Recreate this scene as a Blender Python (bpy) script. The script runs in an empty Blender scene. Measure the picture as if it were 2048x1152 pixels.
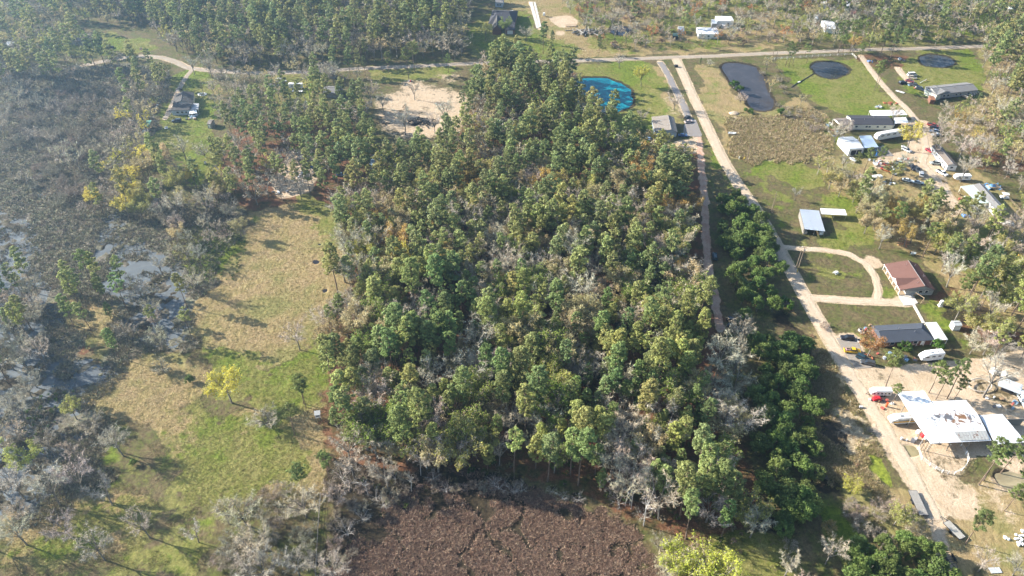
HAZE = 0.00042
import bpy, math, random
import numpy as np
from mathutils import Vector, Matrix
R = math.radians
# ------------------------------------------------------------ camera
FPX, PITCH, CAMH = 1500.0, R(40.2), 185.0        # focal length in photo pixels, downward pitch, height (m)
scene = bpy.context.scene
cam = bpy.data.cameras.new("camera"); camo = bpy.data.objects.new("camera", cam)
scene.collection.objects.link(camo); scene.camera = camo
cam.sensor_width = 36.0; cam.lens = 36.0 * FPX / 2048.0
cam.clip_start = 1.0; cam.clip_end = 9000.0
camo.location = (0, 0, CAMH); camo.rotation_euler = (R(90) - PITCH, 0, 0)
# ------------------------------------------------------------ sky, sun, exposure
SUN_EL, SUN_AZ = R(25), R(162)                    # azimuth counter-clockwise from +x
w = bpy.data.worlds.new("World"); scene.world = w; w.use_nodes = True
wn = w.node_tree; wn.nodes.clear()
sky = wn.nodes.new('ShaderNodeTexSky'); sky.sky_type = 'NISHITA'; sky.sun_disc = False
sky.sun_elevation = SUN_EL; sky.sun_rotation = R(90) - SUN_AZ + R(360)
bg = wn.nodes.new('ShaderNodeBackground'); bg.inputs[1].default_value = 0.08
wo = wn.nodes.new('ShaderNodeOutputWorld')
wn.links.new(sky.outputs[0], bg.inputs[0]); wn.links.new(bg.outputs[0], wo.inputs[0])
sl = bpy.data.lights.new("sun", 'SUN'); sl.energy = 5.0; sl.angle = R(0.5); sl.color = (1.0, 0.93, 0.82)
slo = bpy.data.objects.new("sun", sl); scene.collection.objects.link(slo)
sd = Vector((math.cos(SUN_EL)*math.cos(SUN_AZ), math.cos(SUN_EL)*math.sin(SUN_AZ), math.sin(SUN_EL)))
slo.rotation_euler = sd.to_track_quat('Z', 'Y').to_euler(); slo.location = sd * 400
vs = scene.view_settings; vs.view_transform = 'Standard'; vs.look = 'None'; vs.gamma = 1.0; vs.use_curve_mapping = False
vs.exposure = 1.8
scene.cycles.max_bounces = 6; scene.cycles.diffuse_bounces = 2; scene.cycles.glossy_bounces = 2
scene.cycles.transmission_bounces = 2; scene.cycles.volume_bounces = 0; scene.cycles.transparent_max_bounces = 4
scene.cycles.use_denoising = True
C = scene.collection
rng = np.random.default_rng(7); random.seed(7)

# ------------------------------------------------------------ helpers
def G(px, py, h=0.0):                              # a photo pixel to the point where its ray meets the plane z=h
    u = (px - 1024) / FPX; v = (py - 576) / FPX
    dy = math.cos(PITCH) - v * math.sin(PITCH); dz = -math.sin(PITCH) - v * math.cos(PITCH)
    t = (CAMH - h) / -dz
    return Vector((u * t, dy * t, h))
def P(x, y, z=0):                                  # a world point (arrays too) to photo pixels
    d = y * math.cos(PITCH) + (CAMH - z) * math.sin(PITCH)
    v = (-y * math.sin(PITCH) + (CAMH - z) * math.cos(PITCH)) / d
    return 1024 + FPX * x / d, 576 + FPX * v
_T = np.random.default_rng(3).random((256, 256))
def vn(x, y, s, k=0):
    x = np.asarray(x) / s + 17.3 * k; y = np.asarray(y) / s + 9.7 * k
    i = np.floor(x).astype(int); j = np.floor(y).astype(int); fx = x - i; fy = y - j
    fx = fx*fx*(3-2*fx); fy = fy*fy*(3-2*fy)
    a = _T[i & 255, j & 255]; b = _T[(i+1) & 255, j & 255]; c = _T[i & 255, (j+1) & 255]; d = _T[(i+1) & 255, (j+1) & 255]
    return (a*(1-fx)+b*fx)*(1-fy) + (c*(1-fx)+d*fx)*fy
def fbm(x, y, s, k=0, o=4):
    r = 0; a = 1; t = 0
    for q in range(o):
        r = r + a * vn(x, y, s / 2**q, k + q); t += a; a *= .5
    return r / t
def tag(o, label=None, cat=None, group=None, kind=None):
    if label: o['label'] = label
    if cat: o['category'] = cat
    if group: o['group'] = group
    if kind: o['kind'] = kind
    return o
def empty(name, loc=(0, 0, 0), rz=0.0):
    o = bpy.data.objects.new(name, None); o.empty_display_size = .5
    C.objects.link(o); o.location = loc; o.rotation_euler = (0, 0, rz); return o
def np_mesh(name, V, loops, sizes, mi=None, attrs=None, smooth=False):
    m = bpy.data.meshes.new(name)
    V = np.asarray(V, np.float32); loops = np.asarray(loops, np.int32).ravel(); sizes = np.asarray(sizes, np.int32)
    m.vertices.add(len(V)); m.vertices.foreach_set('co', V.ravel())
    m.loops.add(len(loops)); m.loops.foreach_set('vertex_index', loops)
    m.polygons.add(len(sizes))
    st = np.zeros(len(sizes), np.int32); st[1:] = np.cumsum(sizes)[:-1]
    m.polygons.foreach_set('loop_start', st)
    if mi is not None: m.polygons.foreach_set('material_index', np.asarray(mi, np.int32))
    m.polygons.foreach_set('use_smooth', np.full(len(sizes), smooth))
    for k, a in (attrs or {}).items():
        a = np.asarray(a, np.float32)
        if a.ndim == 1:
            at = m.attributes.new(k, 'FLOAT', 'POINT'); at.data.foreach_set('value', a)
        else:
            if a.shape[1] == 3: a = np.concatenate([a, np.ones((len(a), 1), np.float32)], 1)
            at = m.attributes.new(k, 'FLOAT_COLOR', 'POINT'); at.data.foreach_set('color', a.ravel())
    m.update(calc_edges=True)
    return m
def link(name, mesh, parent=None, mat=None, loc=None):
    o = bpy.data.objects.new(name, mesh); C.objects.link(o)
    if parent is not None: o.parent = parent
    if mat is not None and len(mesh.materials) == 0:
        for q in (mat if isinstance(mat, (list, tuple)) else [mat]): mesh.materials.append(q)
    if loc is not None: o.location = loc
    return o
# node graph helper
class NG:
    def __init__(s, name):
        s.m = bpy.data.materials.new(name); s.m.use_nodes = True; s.t = s.m.node_tree; s.t.nodes.clear()
        s.out = s.t.nodes.new('ShaderNodeOutputMaterial')
    def n(s, t, **kw):
        x = s.t.nodes.new('ShaderNode' + t)
        for k, v in kw.items(): setattr(x, k, v)
        return x
    def set(s, sock, v):
        if isinstance(v, bpy.types.NodeSocket): s.t.links.new(v, sock)
        else:
            if isinstance(v, (tuple, list)) and len(v) == 3 and sock.type == 'RGBA': v = (*v, 1)
            sock.default_value = v
    def noise(s, scale, detail=4, rough=.55, vec=None, dist=0):
        x = s.n('TexNoise'); x.inputs['Scale'].default_value = scale; x.inputs['Detail'].default_value = detail
        x.inputs['Roughness'].default_value = rough; x.inputs['Distortion'].default_value = dist
        if vec is not None: s.t.links.new(vec, x.inputs['Vector'])
        return x.outputs['Fac']
    def math(s, op, a, b=0.0, c=None, clamp=False):
        x = s.n('Math', operation=op, use_clamp=clamp); s.set(x.inputs[0], a); s.set(x.inputs[1], b)
        if c is not None: s.set(x.inputs[2], c)
        return x.outputs[0]
    def step(s, v, lo, hi):
        x = s.n('MapRange', interpolation_type='SMOOTHSTEP'); s.set(x.inputs[0], v)
        x.inputs[1].default_value = lo; x.inputs[2].default_value = hi; return x.outputs[0]
    def mix(s, f, a, b, mode='MIX'):
        x = s.n('Mix', data_type='RGBA', blend_type=mode); s.set(x.inputs[0], f); s.set(x.inputs[6], a); s.set(x.inputs[7], b)
        return x.outputs[2]
    def ramp(s, v, *cols):
        x = s.n('ValToRGB'); e = x.color_ramp.elements
        for i, (p, c) in enumerate(cols):
            q = e[i] if i < 2 else e.new(p)
            q.position = p; q.color = (*c, 1)
        s.set(x.inputs[0], v); return x.outputs[0]
    def bump(s, h, st=.5, d=.1):
        x = s.n('Bump'); x.inputs['Strength'].default_value = st; x.inputs['Distance'].default_value = d
        s.set(x.inputs['Height'], h); return x.outputs[0]
    def bsdf(s, col, rough=.8, metal=0.0, spec=.3, normal=None):
        b = s.n('BsdfPrincipled'); s.set(b.inputs['Base Color'], col); s.set(b.inputs['Roughness'], rough)
        s.set(b.inputs['Metallic'], metal); b.inputs['Specular IOR Level'].default_value = spec
        if normal is not None: s.t.links.new(normal, b.inputs['Normal'])
        return b.outputs[0]
    def done(s, sh): s.t.links.new(sh, s.out.inputs[0]); return s.m
    def pos(s):
        return s.n('NewGeometry').outputs['Position']
    def objc(s):
        return s.n('TexCoord').outputs['Object']
_M = {}
def paint(name, col, rough=.6, metal=0.0, wear=.12, scale=1.5, spec=.3):      # plain weathered surface
    if name in _M: return _M[name]
    g = NG(name); o = g.objc(); n1 = g.noise(scale, 5, .6, o); n2 = g.noise(scale * 9, 3, .6, o)
    k = g.math('MULTIPLY_ADD', n1, 2*wear, 1 - 1.5*wear); k = g.math('MULTIPLY_ADD', n2, wear, k)
    c = g.mix(1.0, (*col,), g.n('CombineColor').outputs[0], 'MULTIPLY')
    cc = c.node.inputs[7].links[0].from_node
    for i in range(3): g.set(cc.inputs[i], k)
    _M[name] = g.done(g.bsdf(c, rough, metal, spec)); return _M[name]
def corrugated(name, col, rust=0.0, rough=.45, axis=0, pitch=3.0, rustcol=(.16, .07, .035)):
    if name in _M: return _M[name]
    g = NG(name); o = g.objc(); sx = g.n('SeparateXYZ'); g.set(sx.inputs[0], o)
    wv = g.math('SINE', g.math('MULTIPLY', sx.outputs[axis], 6.283 * pitch))
    n1 = g.noise(.35, 5, .65, o, 1.0); n2 = g.noise(3.5, 4, .6, o)
    c = g.mix(g.math('MULTIPLY', n2, .35), (*col,), tuple(v*.7 for v in col))
    if rust > 0:
        r = g.step(g.math('ADD', n1, g.math('MULTIPLY', g.math('SUBTRACT', n2, .5), .35)), .78 - rust, .81 - rust)
        c = g.mix(r, c, rustcol)
    pn = g.math('MULTIPLY', g.n('TexWhiteNoise').outputs[0], 0.0)
    _M[name] = g.done(g.bsdf(c, rough, 0.0, .4, g.bump(wv, .4, .04))); return _M[name]
def shingle(name, col):
    if name in _M: return _M[name]
    g = NG(name); o = g.objc(); n1 = g.noise(.5, 4, .6, o); n2 = g.noise(7, 3, .7, o)
    br = g.n('TexBrick'); g.set(br.inputs['Vector'], o); br.inputs['Scale'].default_value = 2.2
    br.inputs['Mortar Size'].default_value = .03
    for i, q in ((1, 1.0), (2, .8), (3, .6)): g.set(br.inputs[i], tuple(v*q for v in col))
    c = g.mix(g.math('MULTIPLY', n1, .5), br.outputs[0], tuple(v*1.35 for v in col))
    c = g.mix(g.math('MULTIPLY', n2, .3), c, tuple(v*.6 for v in col))
    _M[name] = g.done(g.bsdf(c, .85, 0.0, .2, g.bump(n2, .3, .03))); return _M[name]
# small-mesh builder
class MB:
    def __init__(s): s.v = []; s.f = []
    def add(s, V, F, M=None):
        b = len(s.v)
        for p in V: s.v.append(tuple(M @ Vector(p)) if M is not None else tuple(p))
        for f in F: s.f.append(tuple(b + i for i in f))
        return s
    def box(s, c, d, rz=0.0, M=None):
        x, y, z = (q / 2 for q in d)
        V = [(-x,-y,-z),(x,-y,-z),(x,y,-z),(-x,y,-z),(-x,-y,z),(x,-y,z),(x,y,z),(-x,y,z)]
        F = [(0,3,2,1),(4,5,6,7),(0,1,5,4),(1,2,6,5),(2,3,7,6),(3,0,4,7)]
        T = Matrix.Translation(c) @ Matrix.Rotation(rz, 4, 'Z')
        return s.add(V, F, T if M is None else M @ T)
    def cyl(s, c, r, h, n=10, axis='Z', r2=None, M=None):
        r2 = r if r2 is None else r2
        V = [(r*math.cos(6.2832*i/n), r*math.sin(6.2832*i/n), -h/2) for i in range(n)] + [(r2*math.cos(6.2832*i/n), r2*math.sin(6.2832*i/n), h/2) for i in range(n)]
        F = [(i, (i+1) % n, n+(i+1) % n, n+i) for i in range(n)] + [tuple(range(n))[::-1], tuple(range(n, 2*n))]
        T = Matrix.Translation(c)
        if axis == 'Y': T = T @ Matrix.Rotation(R(90), 4, 'X')
        if axis == 'X': T = T @ Matrix.Rotation(R(90), 4, 'Y')
        return s.add(V, F, T if M is None else M @ T)
    def bar(s, a, b, r, n=5, r2=None):
        a = Vector(a); b = Vector(b); d = b - a
        T = Matrix.Translation((a+b)/2) @ d.to_track_quat('Z', 'Y').to_matrix().to_4x4()
        return s.cyl((0,0,0), r, d.length, n, 'Z', r2, M=T)
    def ext(s, prof, x0, x1, M=None):                 # (y,z) profile extruded along x
        n = len(prof)
        V = [(x0, p[0], p[1]) for p in prof] + [(x1, p[0], p[1]) for p in prof]
        F = [(i, (i+1) % n, n+(i+1) % n, n+i) for i in range(n)] + [tuple(range(n))[::-1], tuple(range(n, 2*n))]
        return s.add(V, F, M)
    def loft(s, secs):                                # list of (x, [(y,z)...]) rings
        n = len(secs[0][1]); V = []; F = []
        for x, r in secs: V += [(x, a, b) for a, b in r]
        for k in range(len(secs)-1):
            for i in range(n): F.append((k*n+i, k*n+(i+1) % n, (k+1)*n+(i+1) % n, (k+1)*n+i))
        F.append(tuple(range(n))[::-1]); F.append(tuple(range((len(secs)-1)*n, len(secs)*n)))
        return s.add(V, F)
    def sphere(s, c, r, nu=8, nv=5, jit=0.0, top=1.0):
        V = []; F = []
        for j in range(nv+1):
            th = math.pi * j / nv
            for i in range(nu):
                ph = 6.2832 * i / nu; q = 1 + random.uniform(-jit, jit)
                V.append((c[0]+r[0]*q*math.sin(th)*math.cos(ph), c[1]+r[1]*q*math.sin(th)*math.sin(ph), c[2]+r[2]*q*math.cos(th)))
        for j in range(nv):
            for i in range(nu): F.append((j*nu+i, (j+1)*nu+i, (j+1)*nu+(i+1) % nu, j*nu+(i+1) % nu))
        return s.add(V, F)
    def build(s, name, mat, parent=None, smooth=False):
        m = bpy.data.meshes.new(name); m.from_pydata(s.v, [], s.f); m.validate()
        import bmesh
        b = bmesh.new(); b.from_mesh(m); bmesh.ops.recalc_face_normals(b, faces=b.faces); b.to_mesh(m); b.free()
        if smooth:
            for p in m.polygons: p.use_smooth = True
        return link(name, m, parent, mat)
# ============================================================ GROUND
X0, Y0, X1, Y1, DX = -470.0, 40.0, 470.0, 680.0, 0.8
NXr, NYr = int((X1-X0)/DX), int((Y1-Y0)/DX)
gx, gy = np.meshgrid(X0 + DX*np.arange(NXr), Y0 + DX*np.arange(NYr))
def pip(poly, x, y):
    r = np.zeros(x.shape, bool); n = len(poly)
    for i in range(n):
        x1, y1 = poly[i]; x2, y2 = poly[(i+1) % n]
        if y1 == y2: continue
        c = ((y1 > y) != (y2 > y)) & (x < (x2-x1)*(y-y1)/(y2-y1)+x1); r ^= c
    return r
def wp(poly): return [tuple(G(*p)[:2]) for p in poly]
def blur(m, k):
    for ax in (0, 1):
        for _ in range(2):
            c = np.cumsum(np.pad(m, [(k+1, k) if a == ax else (0, 0) for a in (0, 1)], mode='edge'), axis=ax)
            m = (c[2*k+1:] - c[:-2*k-1])/(2*k+1) if ax == 0 else (c[:, 2*k+1:] - c[:, :-2*k-1])/(2*k+1)
    return m
def region(polys, k=3):
    m = np.zeros(gx.shape)
    for p in polys:
        p = wp(p); ys = [q[1] for q in p]; xs = [q[0] for q in p]
        j0 = max(0, int((min(ys)-Y0)/DX)-1); j1 = min(NYr, int((max(ys)-Y0)/DX)+2)
        i0 = max(0, int((min(xs)-X0)/DX)-1); i1 = min(NXr, int((max(xs)-X0)/DX)+2)
        if j1 <= j0 or i1 <= i0: continue
        m[j0:j1, i0:i1] = np.maximum(m[j0:j1, i0:i1], pip(p, gx[j0:j1, i0:i1], gy[j0:j1, i0:i1]))
    return blur(m, k)
def samp(m, x, y):
    fi = np.clip((x-X0)/DX, 0, NXr-1.001); fj = np.clip((y-Y0)/DX, 0, NYr-1.001)
    i = fi.astype(int); j = fj.astype(int); a = fi-i; b = fj-j
    return (m[j,i]*(1-a)+m[j,i+1]*a)*(1-b)+(m[j+1,i]*(1-a)+m[j+1,i+1]*a)*b
def line_mask(pts, wid, soft=2.0):
    Wp = wp(pts); d = np.full(gx.shape, 1e9)
    for (ax, ay), (bx, by) in zip(Wp[:-1], Wp[1:]):
        L2 = (bx-ax)**2+(by-ay)**2 + 1e-9; t = np.clip(((gx-ax)*(bx-ax)+(gy-ay)*(by-ay))/L2, 0, 1)
        d = np.minimum(d, np.hypot(gx-ax-t*(bx-ax), gy-ay-t*(by-ay)))
    return np.clip(1-(d-wid/2)/soft, 0, 1)
ROAD = [(1352,117),(1362,138),(1374,165),(1386,192),(1402,226),(1422,268),(1446,318),(1476,368),(1508,412),(1536,458),(1558,498),(1584,545),(1612,596),(1640,646),(1668,694),(1702,752),(1742,814),(1782,878),(1822,945),(1852,1000),(1872,1040)]
CROSS = [(168,131),(200,124),(238,117),(282,112),(322,115),(352,124),(378,136),(430,142),(520,146),(620,144),(720,137),(820,133),(920,128),(1040,124),(1160,121),(1260,118),(1340,115),(1430,112),(1530,107),(1640,103),(1740,99),(1840,97),(1950,93),(2070,90),(2200,86)]
TRACK = [(1397,272),(1401,305),(1405,350),(1409,400),(1412,450),(1413,500),(1420,550),(1432,610),(1440,660)]
ASPH = [(1320,124),(1334,146),(1350,178),(1364,205),(1377,236),(1388,258),(1394,274)]
LANE = [(1722,112),(1738,135),(1762,166),(1790,196),(1812,216),(1832,240),(1848,272),(1852,300),(1846,325),(1862,345),(1884,372),(1896,395)]
LOOP = [(1564,494),(1600,497),(1650,500),(1696,508),(1730,526),(1750,552),(1757,580),(1752,600)]
DRIVE = [(1622,596),(1660,598),(1710,602),(1760,604),(1812,606)]
LEFTLANE = [(384,140),(372,154),(358,178),(348,200),(338,222),(330,238)]
TOPLANE = [(1060,4),(1068,22),(1074,40),(1079,58)]
YARDLANE = [(1796,136),(1802,146),(1814,158),(1822,168)]
GREEN = [
 [(345,150),(385,132),(428,165),(440,210),(442,300),(436,345),(400,372),(352,330),(310,300),(318,250),(335,200)],
 [(738,132),(915,130),(905,150),(840,165),(760,175)], [(535,150),(640,155),(630,215),(600,240),(545,205)],
 [(935,30),(1062,22),(1095,70),(1160,90),(1150,118),(1000,126),(935,120)],
 [(1158,127),(1300,122),(1335,165),(1330,220),(1290,300),(1235,290),(1170,225),(1160,180)],
 [(1548,120),(1705,115),(1735,140),(1800,205),(1818,226),(1750,236),(1668,236),(1600,180)],
 [(1790,118),(1850,95),(1950,100),(1965,160),(1955,195),(1870,200),(1800,175)],
 [(1500,316),(1580,312),(1650,345),(1620,380),(1540,350)], [(1640,440),(1740,480),(1760,500),(1690,500),(1630,480)],
 [(1660,650),(1840,650),(1740,662),(1735,700),(1690,668)],
 [(1752,540),(1775,545),(1790,600),(1760,590)], [(1850,600),(1900,600),(1930,660),(1900,690),(1860,640)],
 [(1395,200),(1420,260),(1450,320),(1490,395),(1545,470),(1590,560),(1575,560),(1500,440),(1430,330),(1410,280)],
 [(570,400),(600,395),(670,400),(690,430),(640,440),(590,430)], [(400,440),(470,455),(505,500),(440,560),(380,560),(330,520)],
 [(385,690),(470,700),(560,745),(640,650),(650,780),(600,850),(500,800),(400,790)],
 [(1410,1070),(1470,1060),(1560,1075),(1620,1160),(1600,1230),(1440,1200)], [(1615,1010),(1700,1040),(1720,1100),(1650,1100)],
 [(1560,0),(1610,0),(1620,60),(1560,60)], [(1640,20),(1760,0),(1850,0),(1870,60),(1760,90),(1640,80)], [(1960,10),(2048,10),(2048,80),(1960,60)],
 [(60,80),(200,60),(300,75),(330,100),(230,112),(130,120)], [(600,460),(680,430),(690,470),(630,480)],
 [(1650,860),(1700,880),(1700,950),(1650,930)], [(1560,240),(1660,240),(1680,300),(1640,310)], [(1640,360),(1760,440),(1740,480),(1660,440)],
 [(1870,440),(2048,470),(2048,560),(1900,540)]]
GREEN2 = [[(1470,322),(1560,316),(1640,312),(1660,345),(1640,400),(1660,440),(1740,480),(1760,500),(1690,500),(1565,488),(1530,430)], [(255,800),(420,800),(640,810),(650,960),(590,1020),(500,1030),(420,1200),(100,1200),(0,1200),(0,1060),(160,1010),(230,930)],
 [(180,860),(330,850),(300,960),(170,1000)], [(610,430),(690,430),(690,680),(655,700)], [(470,430),(530,415),(540,440),(490,500)],
 [(1395,130),(1440,130),(1450,200),(1420,230)], [(1585,508),(1690,515),(1738,545),(1745,580),(1625,582)], [(1642,612),(1800,618),(1845,640),(1700,650)],
 [(1100,-20),(2060,-20),(2060,90),(1180,110)], [(1275,130),(1330,130),(1370,250),(1290,250)]]
DRY = [
 [(470,430),(560,405),(600,420),(680,440),(690,560),(660,640),(620,690),(560,730),(430,745),(380,700),(400,620),(440,545),(500,480)],
 [(190,765),(230,725),(330,710),(400,745),(410,800),(300,830),(200,850)], [(110,600),(200,590),(250,650),(240,690),(140,660)],
 [(250,840),(420,830),(640,790),(670,850),(660,1000),(600,1040),(420,1000),(350,900)], [(0,1030),(140,960),(330,1010),(250,1110),(60,1152),(0,1152)],
 [(1395,130),(1450,130),(1470,200),(1540,225),(1600,190),(1650,240),(1650,310),(1560,316),(1460,320),(1410,220)],
 [(1100,-20),(1560,-20),(1640,50),(1560,100),(1200,112),(1180,60),(1100,10)], [(1700,-20),(2060,-20),(2060,90),(1860,80)],
 [(1275,130),(1330,130),(1370,250),(1290,250)], [(1960,90),(2060,90),(2060,330),(1960,300),(1900,240),(1960,200)],
 [(1640,840),(1690,800),(1740,900),(1760,980),(1700,1020),(1640,960),(1620,880)], [(1600,640),(1640,680),(1720,800),(1690,830),(1620,760)],
 [(940,-10),(1180,-10),(1200,110),(1100,115),(1080,30)], [(1900,950),(2060,960),(2060,1160),(1900,1160)], [(1890,1060),(1780,960),(1700,980),(1800,1160),(1920,1160)],
 [(1640,312),(1960,330),(2060,480),(2060,660),(1930,640),(1860,540),(1740,480),(1660,440)]]
DIRT = [

 [(575,310),(620,290),(650,330),(620,385),(560,400),(540,370)],
 [(1095,35),(1140,30),(1158,42),(1150,54),(1120,56),(1105,45)], [(1110,62),(1130,62),(1128,72),(1112,70)],
 [(1345,282),(1400,276),(1405,300),(1380,310),(1350,300)], 
 [(1690,722),(1760,735),(1860,725),(1980,715),(2060,690),(2060,960),(1990,930),(1960,900),(1900,990),(1890,1060),(1870,1060),(1780,920),(1730,830),(1715,790)],
 [(1665,665),(1715,668),(1740,740),(1700,745)], [(1735,505),(1770,525),(1760,540),(1725,530)], [(1785,590),(1830,598),(1840,612),(1790,614)],
 [(1800,240),(1860,240),(1868,300),(1900,380),(1930,420),(1900,440),(1830,330),(1740,340),(1760,310),(1820,300)],
 [(1700,740),(1780,760),(1760,800),(1720,790)], [(1850,1000),(1890,1000),(1900,1120),(1940,1152),(1880,1152)], [(560,330),(600,320),(620,370),(560,380)],
 [(1905,1000),(1950,960),(1960,1030),(1910,1050)]]
CLEARING = [[(738,192),(800,178),(870,165),(950,185),(955,230),(925,268),(850,290),(780,282),(745,255)], [(780,160),(850,150),(860,180),(800,185)]]
DIRT2 = [ [(850,148),(935,138),(940,165),(870,175)], [(1318,195),(1370,190),(1380,240),(1330,240)], [(1290,170),(1330,180),(1325,200),(1300,200)], [(1640,600),(1700,612),(1820,625),(1700,625)], [(1900,940),(2060,940),(2060,1160),(1900,1160)], [(1640,840),(1690,800),(1740,900),(1700,960)], [(560,290),(640,290),(660,340),(620,390),(540,390)]]
LITTER = [
 [(690,400),(760,320),(900,285),(940,230),(960,160),(1150,140),(1175,225),(1240,295),(1300,330),(1400,330),(1430,600),(1450,800),(1500,900),(1500,1080),(1420,1080),(1330,1060),(1230,1000),(1100,965),(880,960),(700,960),(640,900),(640,780),(660,640),(690,560)],
 [(480,240),(560,220),(740,260),(760,340),(690,410),(480,420),(430,330)], [(120,640),(180,585),(250,600),(270,650),(200,690),(140,670)],
 [(1690,120),(1800,100),(1830,130),(1750,140)], [(1840,580),(2060,560),(2060,700),(1930,690),(1900,640)], [(1930,280),(2060,270),(2060,350),(1960,340)],
 [(1700,340),(1830,350),(1800,420),(1720,420)], [(930,220),(1010,200),(1030,270),(950,290)], [(1240,300),(1400,300),(1410,360),(1260,340)]]
SWAMP = [[(-80,140),(60,130),(160,140),(240,125),(330,130),(345,170),(310,250),(290,320),(240,380),(200,450),(130,480),(150,560),(120,600),(-80,640)],
 [(-80,560),(110,560),(130,620),(200,700),(280,710),(260,760),(190,800),(200,870),(190,960),(120,1030),(-80,1090)],
 [(150,420),(330,400),(480,410),(500,470),(440,560),(400,620),(390,700),(340,720),(260,690),(170,600),(140,520)]]
WATER = [[(-80,430),(50,400),(80,450),(60,520),(130,590),(120,640),(150,690),(220,700),(250,745),(200,770),(150,860),(130,960),(80,1030),(-80,1060)],
 [(190,430),(240,420),(260,500),(330,510),(400,560),(390,640),(350,690),(290,690),(260,640),(210,560)], [(70,330),(100,340),(120,400),(90,400)]]
MOOR = [[(640,1230),(690,1100),(760,1030),(850,985),(1000,985),(1120,1005),(1240,1020),(1300,1080),(1330,1230)]]
REEDS = [[(1440,232),(1480,240),(1560,236),(1600,215),(1635,240),(1662,290),(1640,312),(1520,322),(1465,312),(1470,280)], [(1620,640),(1660,720),(1720,830),(1755,900),(1700,1000),(1640,960),(1630,800)]]
ALGAE = [[(1722,905),(1745,890),(1760,915),(1790,975),(1785,982),(1755,950),(1725,930)]]
MUD_SHADE = [[(640,900),(700,930),(880,955),(1100,975),(1240,1010),(1300,1040),(1280,1060),(1180,1010),(1000,985),(850,990),(760,1050),(680,1100),(640,1160),(620,1160)],  # wet ground, with the wood's shade along the moor painted into its darkness
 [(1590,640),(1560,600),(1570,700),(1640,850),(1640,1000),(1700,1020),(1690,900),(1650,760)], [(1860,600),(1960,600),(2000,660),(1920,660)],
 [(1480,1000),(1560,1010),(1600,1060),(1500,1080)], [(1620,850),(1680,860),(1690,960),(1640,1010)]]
PONDS = {
 'turquoise': [(1142,172),(1158,158),(1185,154),(1215,157),(1243,166),(1260,182),(1268,198),(1263,212),(1243,221),(1212,225),(1175,222),(1146,206)],
 'long': [(1446,128),(1480,125),(1508,133),(1526,152),(1540,190),(1550,212),(1532,221),(1508,219),(1490,192),(1466,168),(1450,150)],
 'round': [(1622,133),(1638,125),(1664,123),(1688,129),(1697,142),(1686,151),(1660,156),(1638,150)],
 'shady': [(1838,114),(1862,108),(1892,112),(1912,122),(1908,130),(1878,134),(1848,131)],
 'far': [(1220,56),(1236,51),(1258,57),(1266,66),(1246,72),(1226,68)],
 'muddy': [(1796,893),(1816,890),(1836,893),(1842,912),(1820,915),(1806,906)],
 'muddy_east': [(1990,948),(2020,944),(2060,955),(2060,990),(2020,980),(1996,966)],
 'wood': [(740,318),(752,305),(772,305),(776,318),(760,326)],
 'puddle_a': [(628,488),(640,486),(652,488),(650,491),(636,491)], 'puddle_b': [(643,578),(653,577),(655,585),(645,586)], 'puddle_c': [(626,520),(637,519),(638,526),(628,526)], 'puddle_d': [(650,463),(656,460),(662,462),(656,465)]}
mg = np.maximum(region(GREEN, 4), .5*region(GREEN2, 6)); mg = np.where((mg > .45) & (mg < .56), .5 + (fbm(gx, gy, 22, 91, 4)-.5)*1.1, mg);  md = region(DRY, 4); mt = np.maximum(np.maximum(region(DIRT, 2), .60*region(CLEARING, 7)), .46*region(DIRT2, 4)); ml = region(LITTER, 4); ms = region(SWAMP, 5); mw = region(WATER, 4)
mm = region(MOOR, 6); mr = region(REEDS, 7); mal = region(ALGAE, 1); mmud_shade = region(MUD_SHADE, 4)
mt *= 1 - .5*region([[(1838,888),(1862,903),(1935,898),(1948,915),(1935,938),(1905,948),(1862,942),(1842,918)], [(1700,735),(1790,738),(1850,760),(1800,775),(1730,765)], [(1865,950),(1915,945),(1925,975),(1890,985)], [(1850,975),(1900,985),(1900,1010),(1870,1000)], [(1930,740),(2048,760),(2048,860),(1990,820),(1930,790)], [(1800,880),(1850,875),(1850,890),(1800,892)], [(1900,1060),(1990,1040),(2048,1080),(2048,1152),(1930,1152)]], 3)
for pts, wd in ((ROAD, 4.4), (TRACK, 1.2), (CROSS, 3.4), (LANE, 2.4), (LOOP, 1.8), (DRIVE, 3.0), (LEFTLANE, 1.2), (TOPLANE, 1.5), (YARDLANE, 3), (ASPH, 3)):
    mt = np.maximum(mt, line_mask(pts, wd, 1.4))
mpond = np.zeros(gx.shape)
for k, p in PONDS.items(): mpond = np.maximum(mpond, region([p], 1 if 'puddle' in k or 'muddy' in k else 3))
mpond = np.clip(mpond + (fbm(gx, gy, 6, 13, 4)-.5)*.7*(mpond*(1-mpond)*4), 0, 1)
# the sheet: rows and columns closer together where the photograph looks closer
rows = list(G(1024, py)[1] for py in np.arange(1300, -40, -1.75)); 
rows = [-300, -150, -60, 0, 30, 50] + rows + list(np.geomspace(rows[-1]*1.02, 1480, 16))
cols = list(np.arange(-300, 2350, 2.1)); cols = [-1200, -800, -550, -400] + cols + [2450, 2600, 2850, 3250]
rows = np.array(rows); cols = (np.array(cols) - 1024) / FPX
dep = np.maximum(rows, 50) * math.cos(PITCH) + CAMH * math.sin(PITCH)
gX = dep[:, None] * cols[None, :]; gY = np.repeat(rows[:, None], len(cols), 1)
S = lambda m: samp(m, gX, gY)
wX = gX + (fbm(gX, gY, 18, 111, 4)-.5)*16 + (fbm(gX, gY, 3, 113, 3)-.5)*4; wY = gY + (fbm(gX, gY, 18, 117, 4)-.5)*20 + (fbm(gX, gY, 3, 119, 3)-.5)*5
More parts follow.
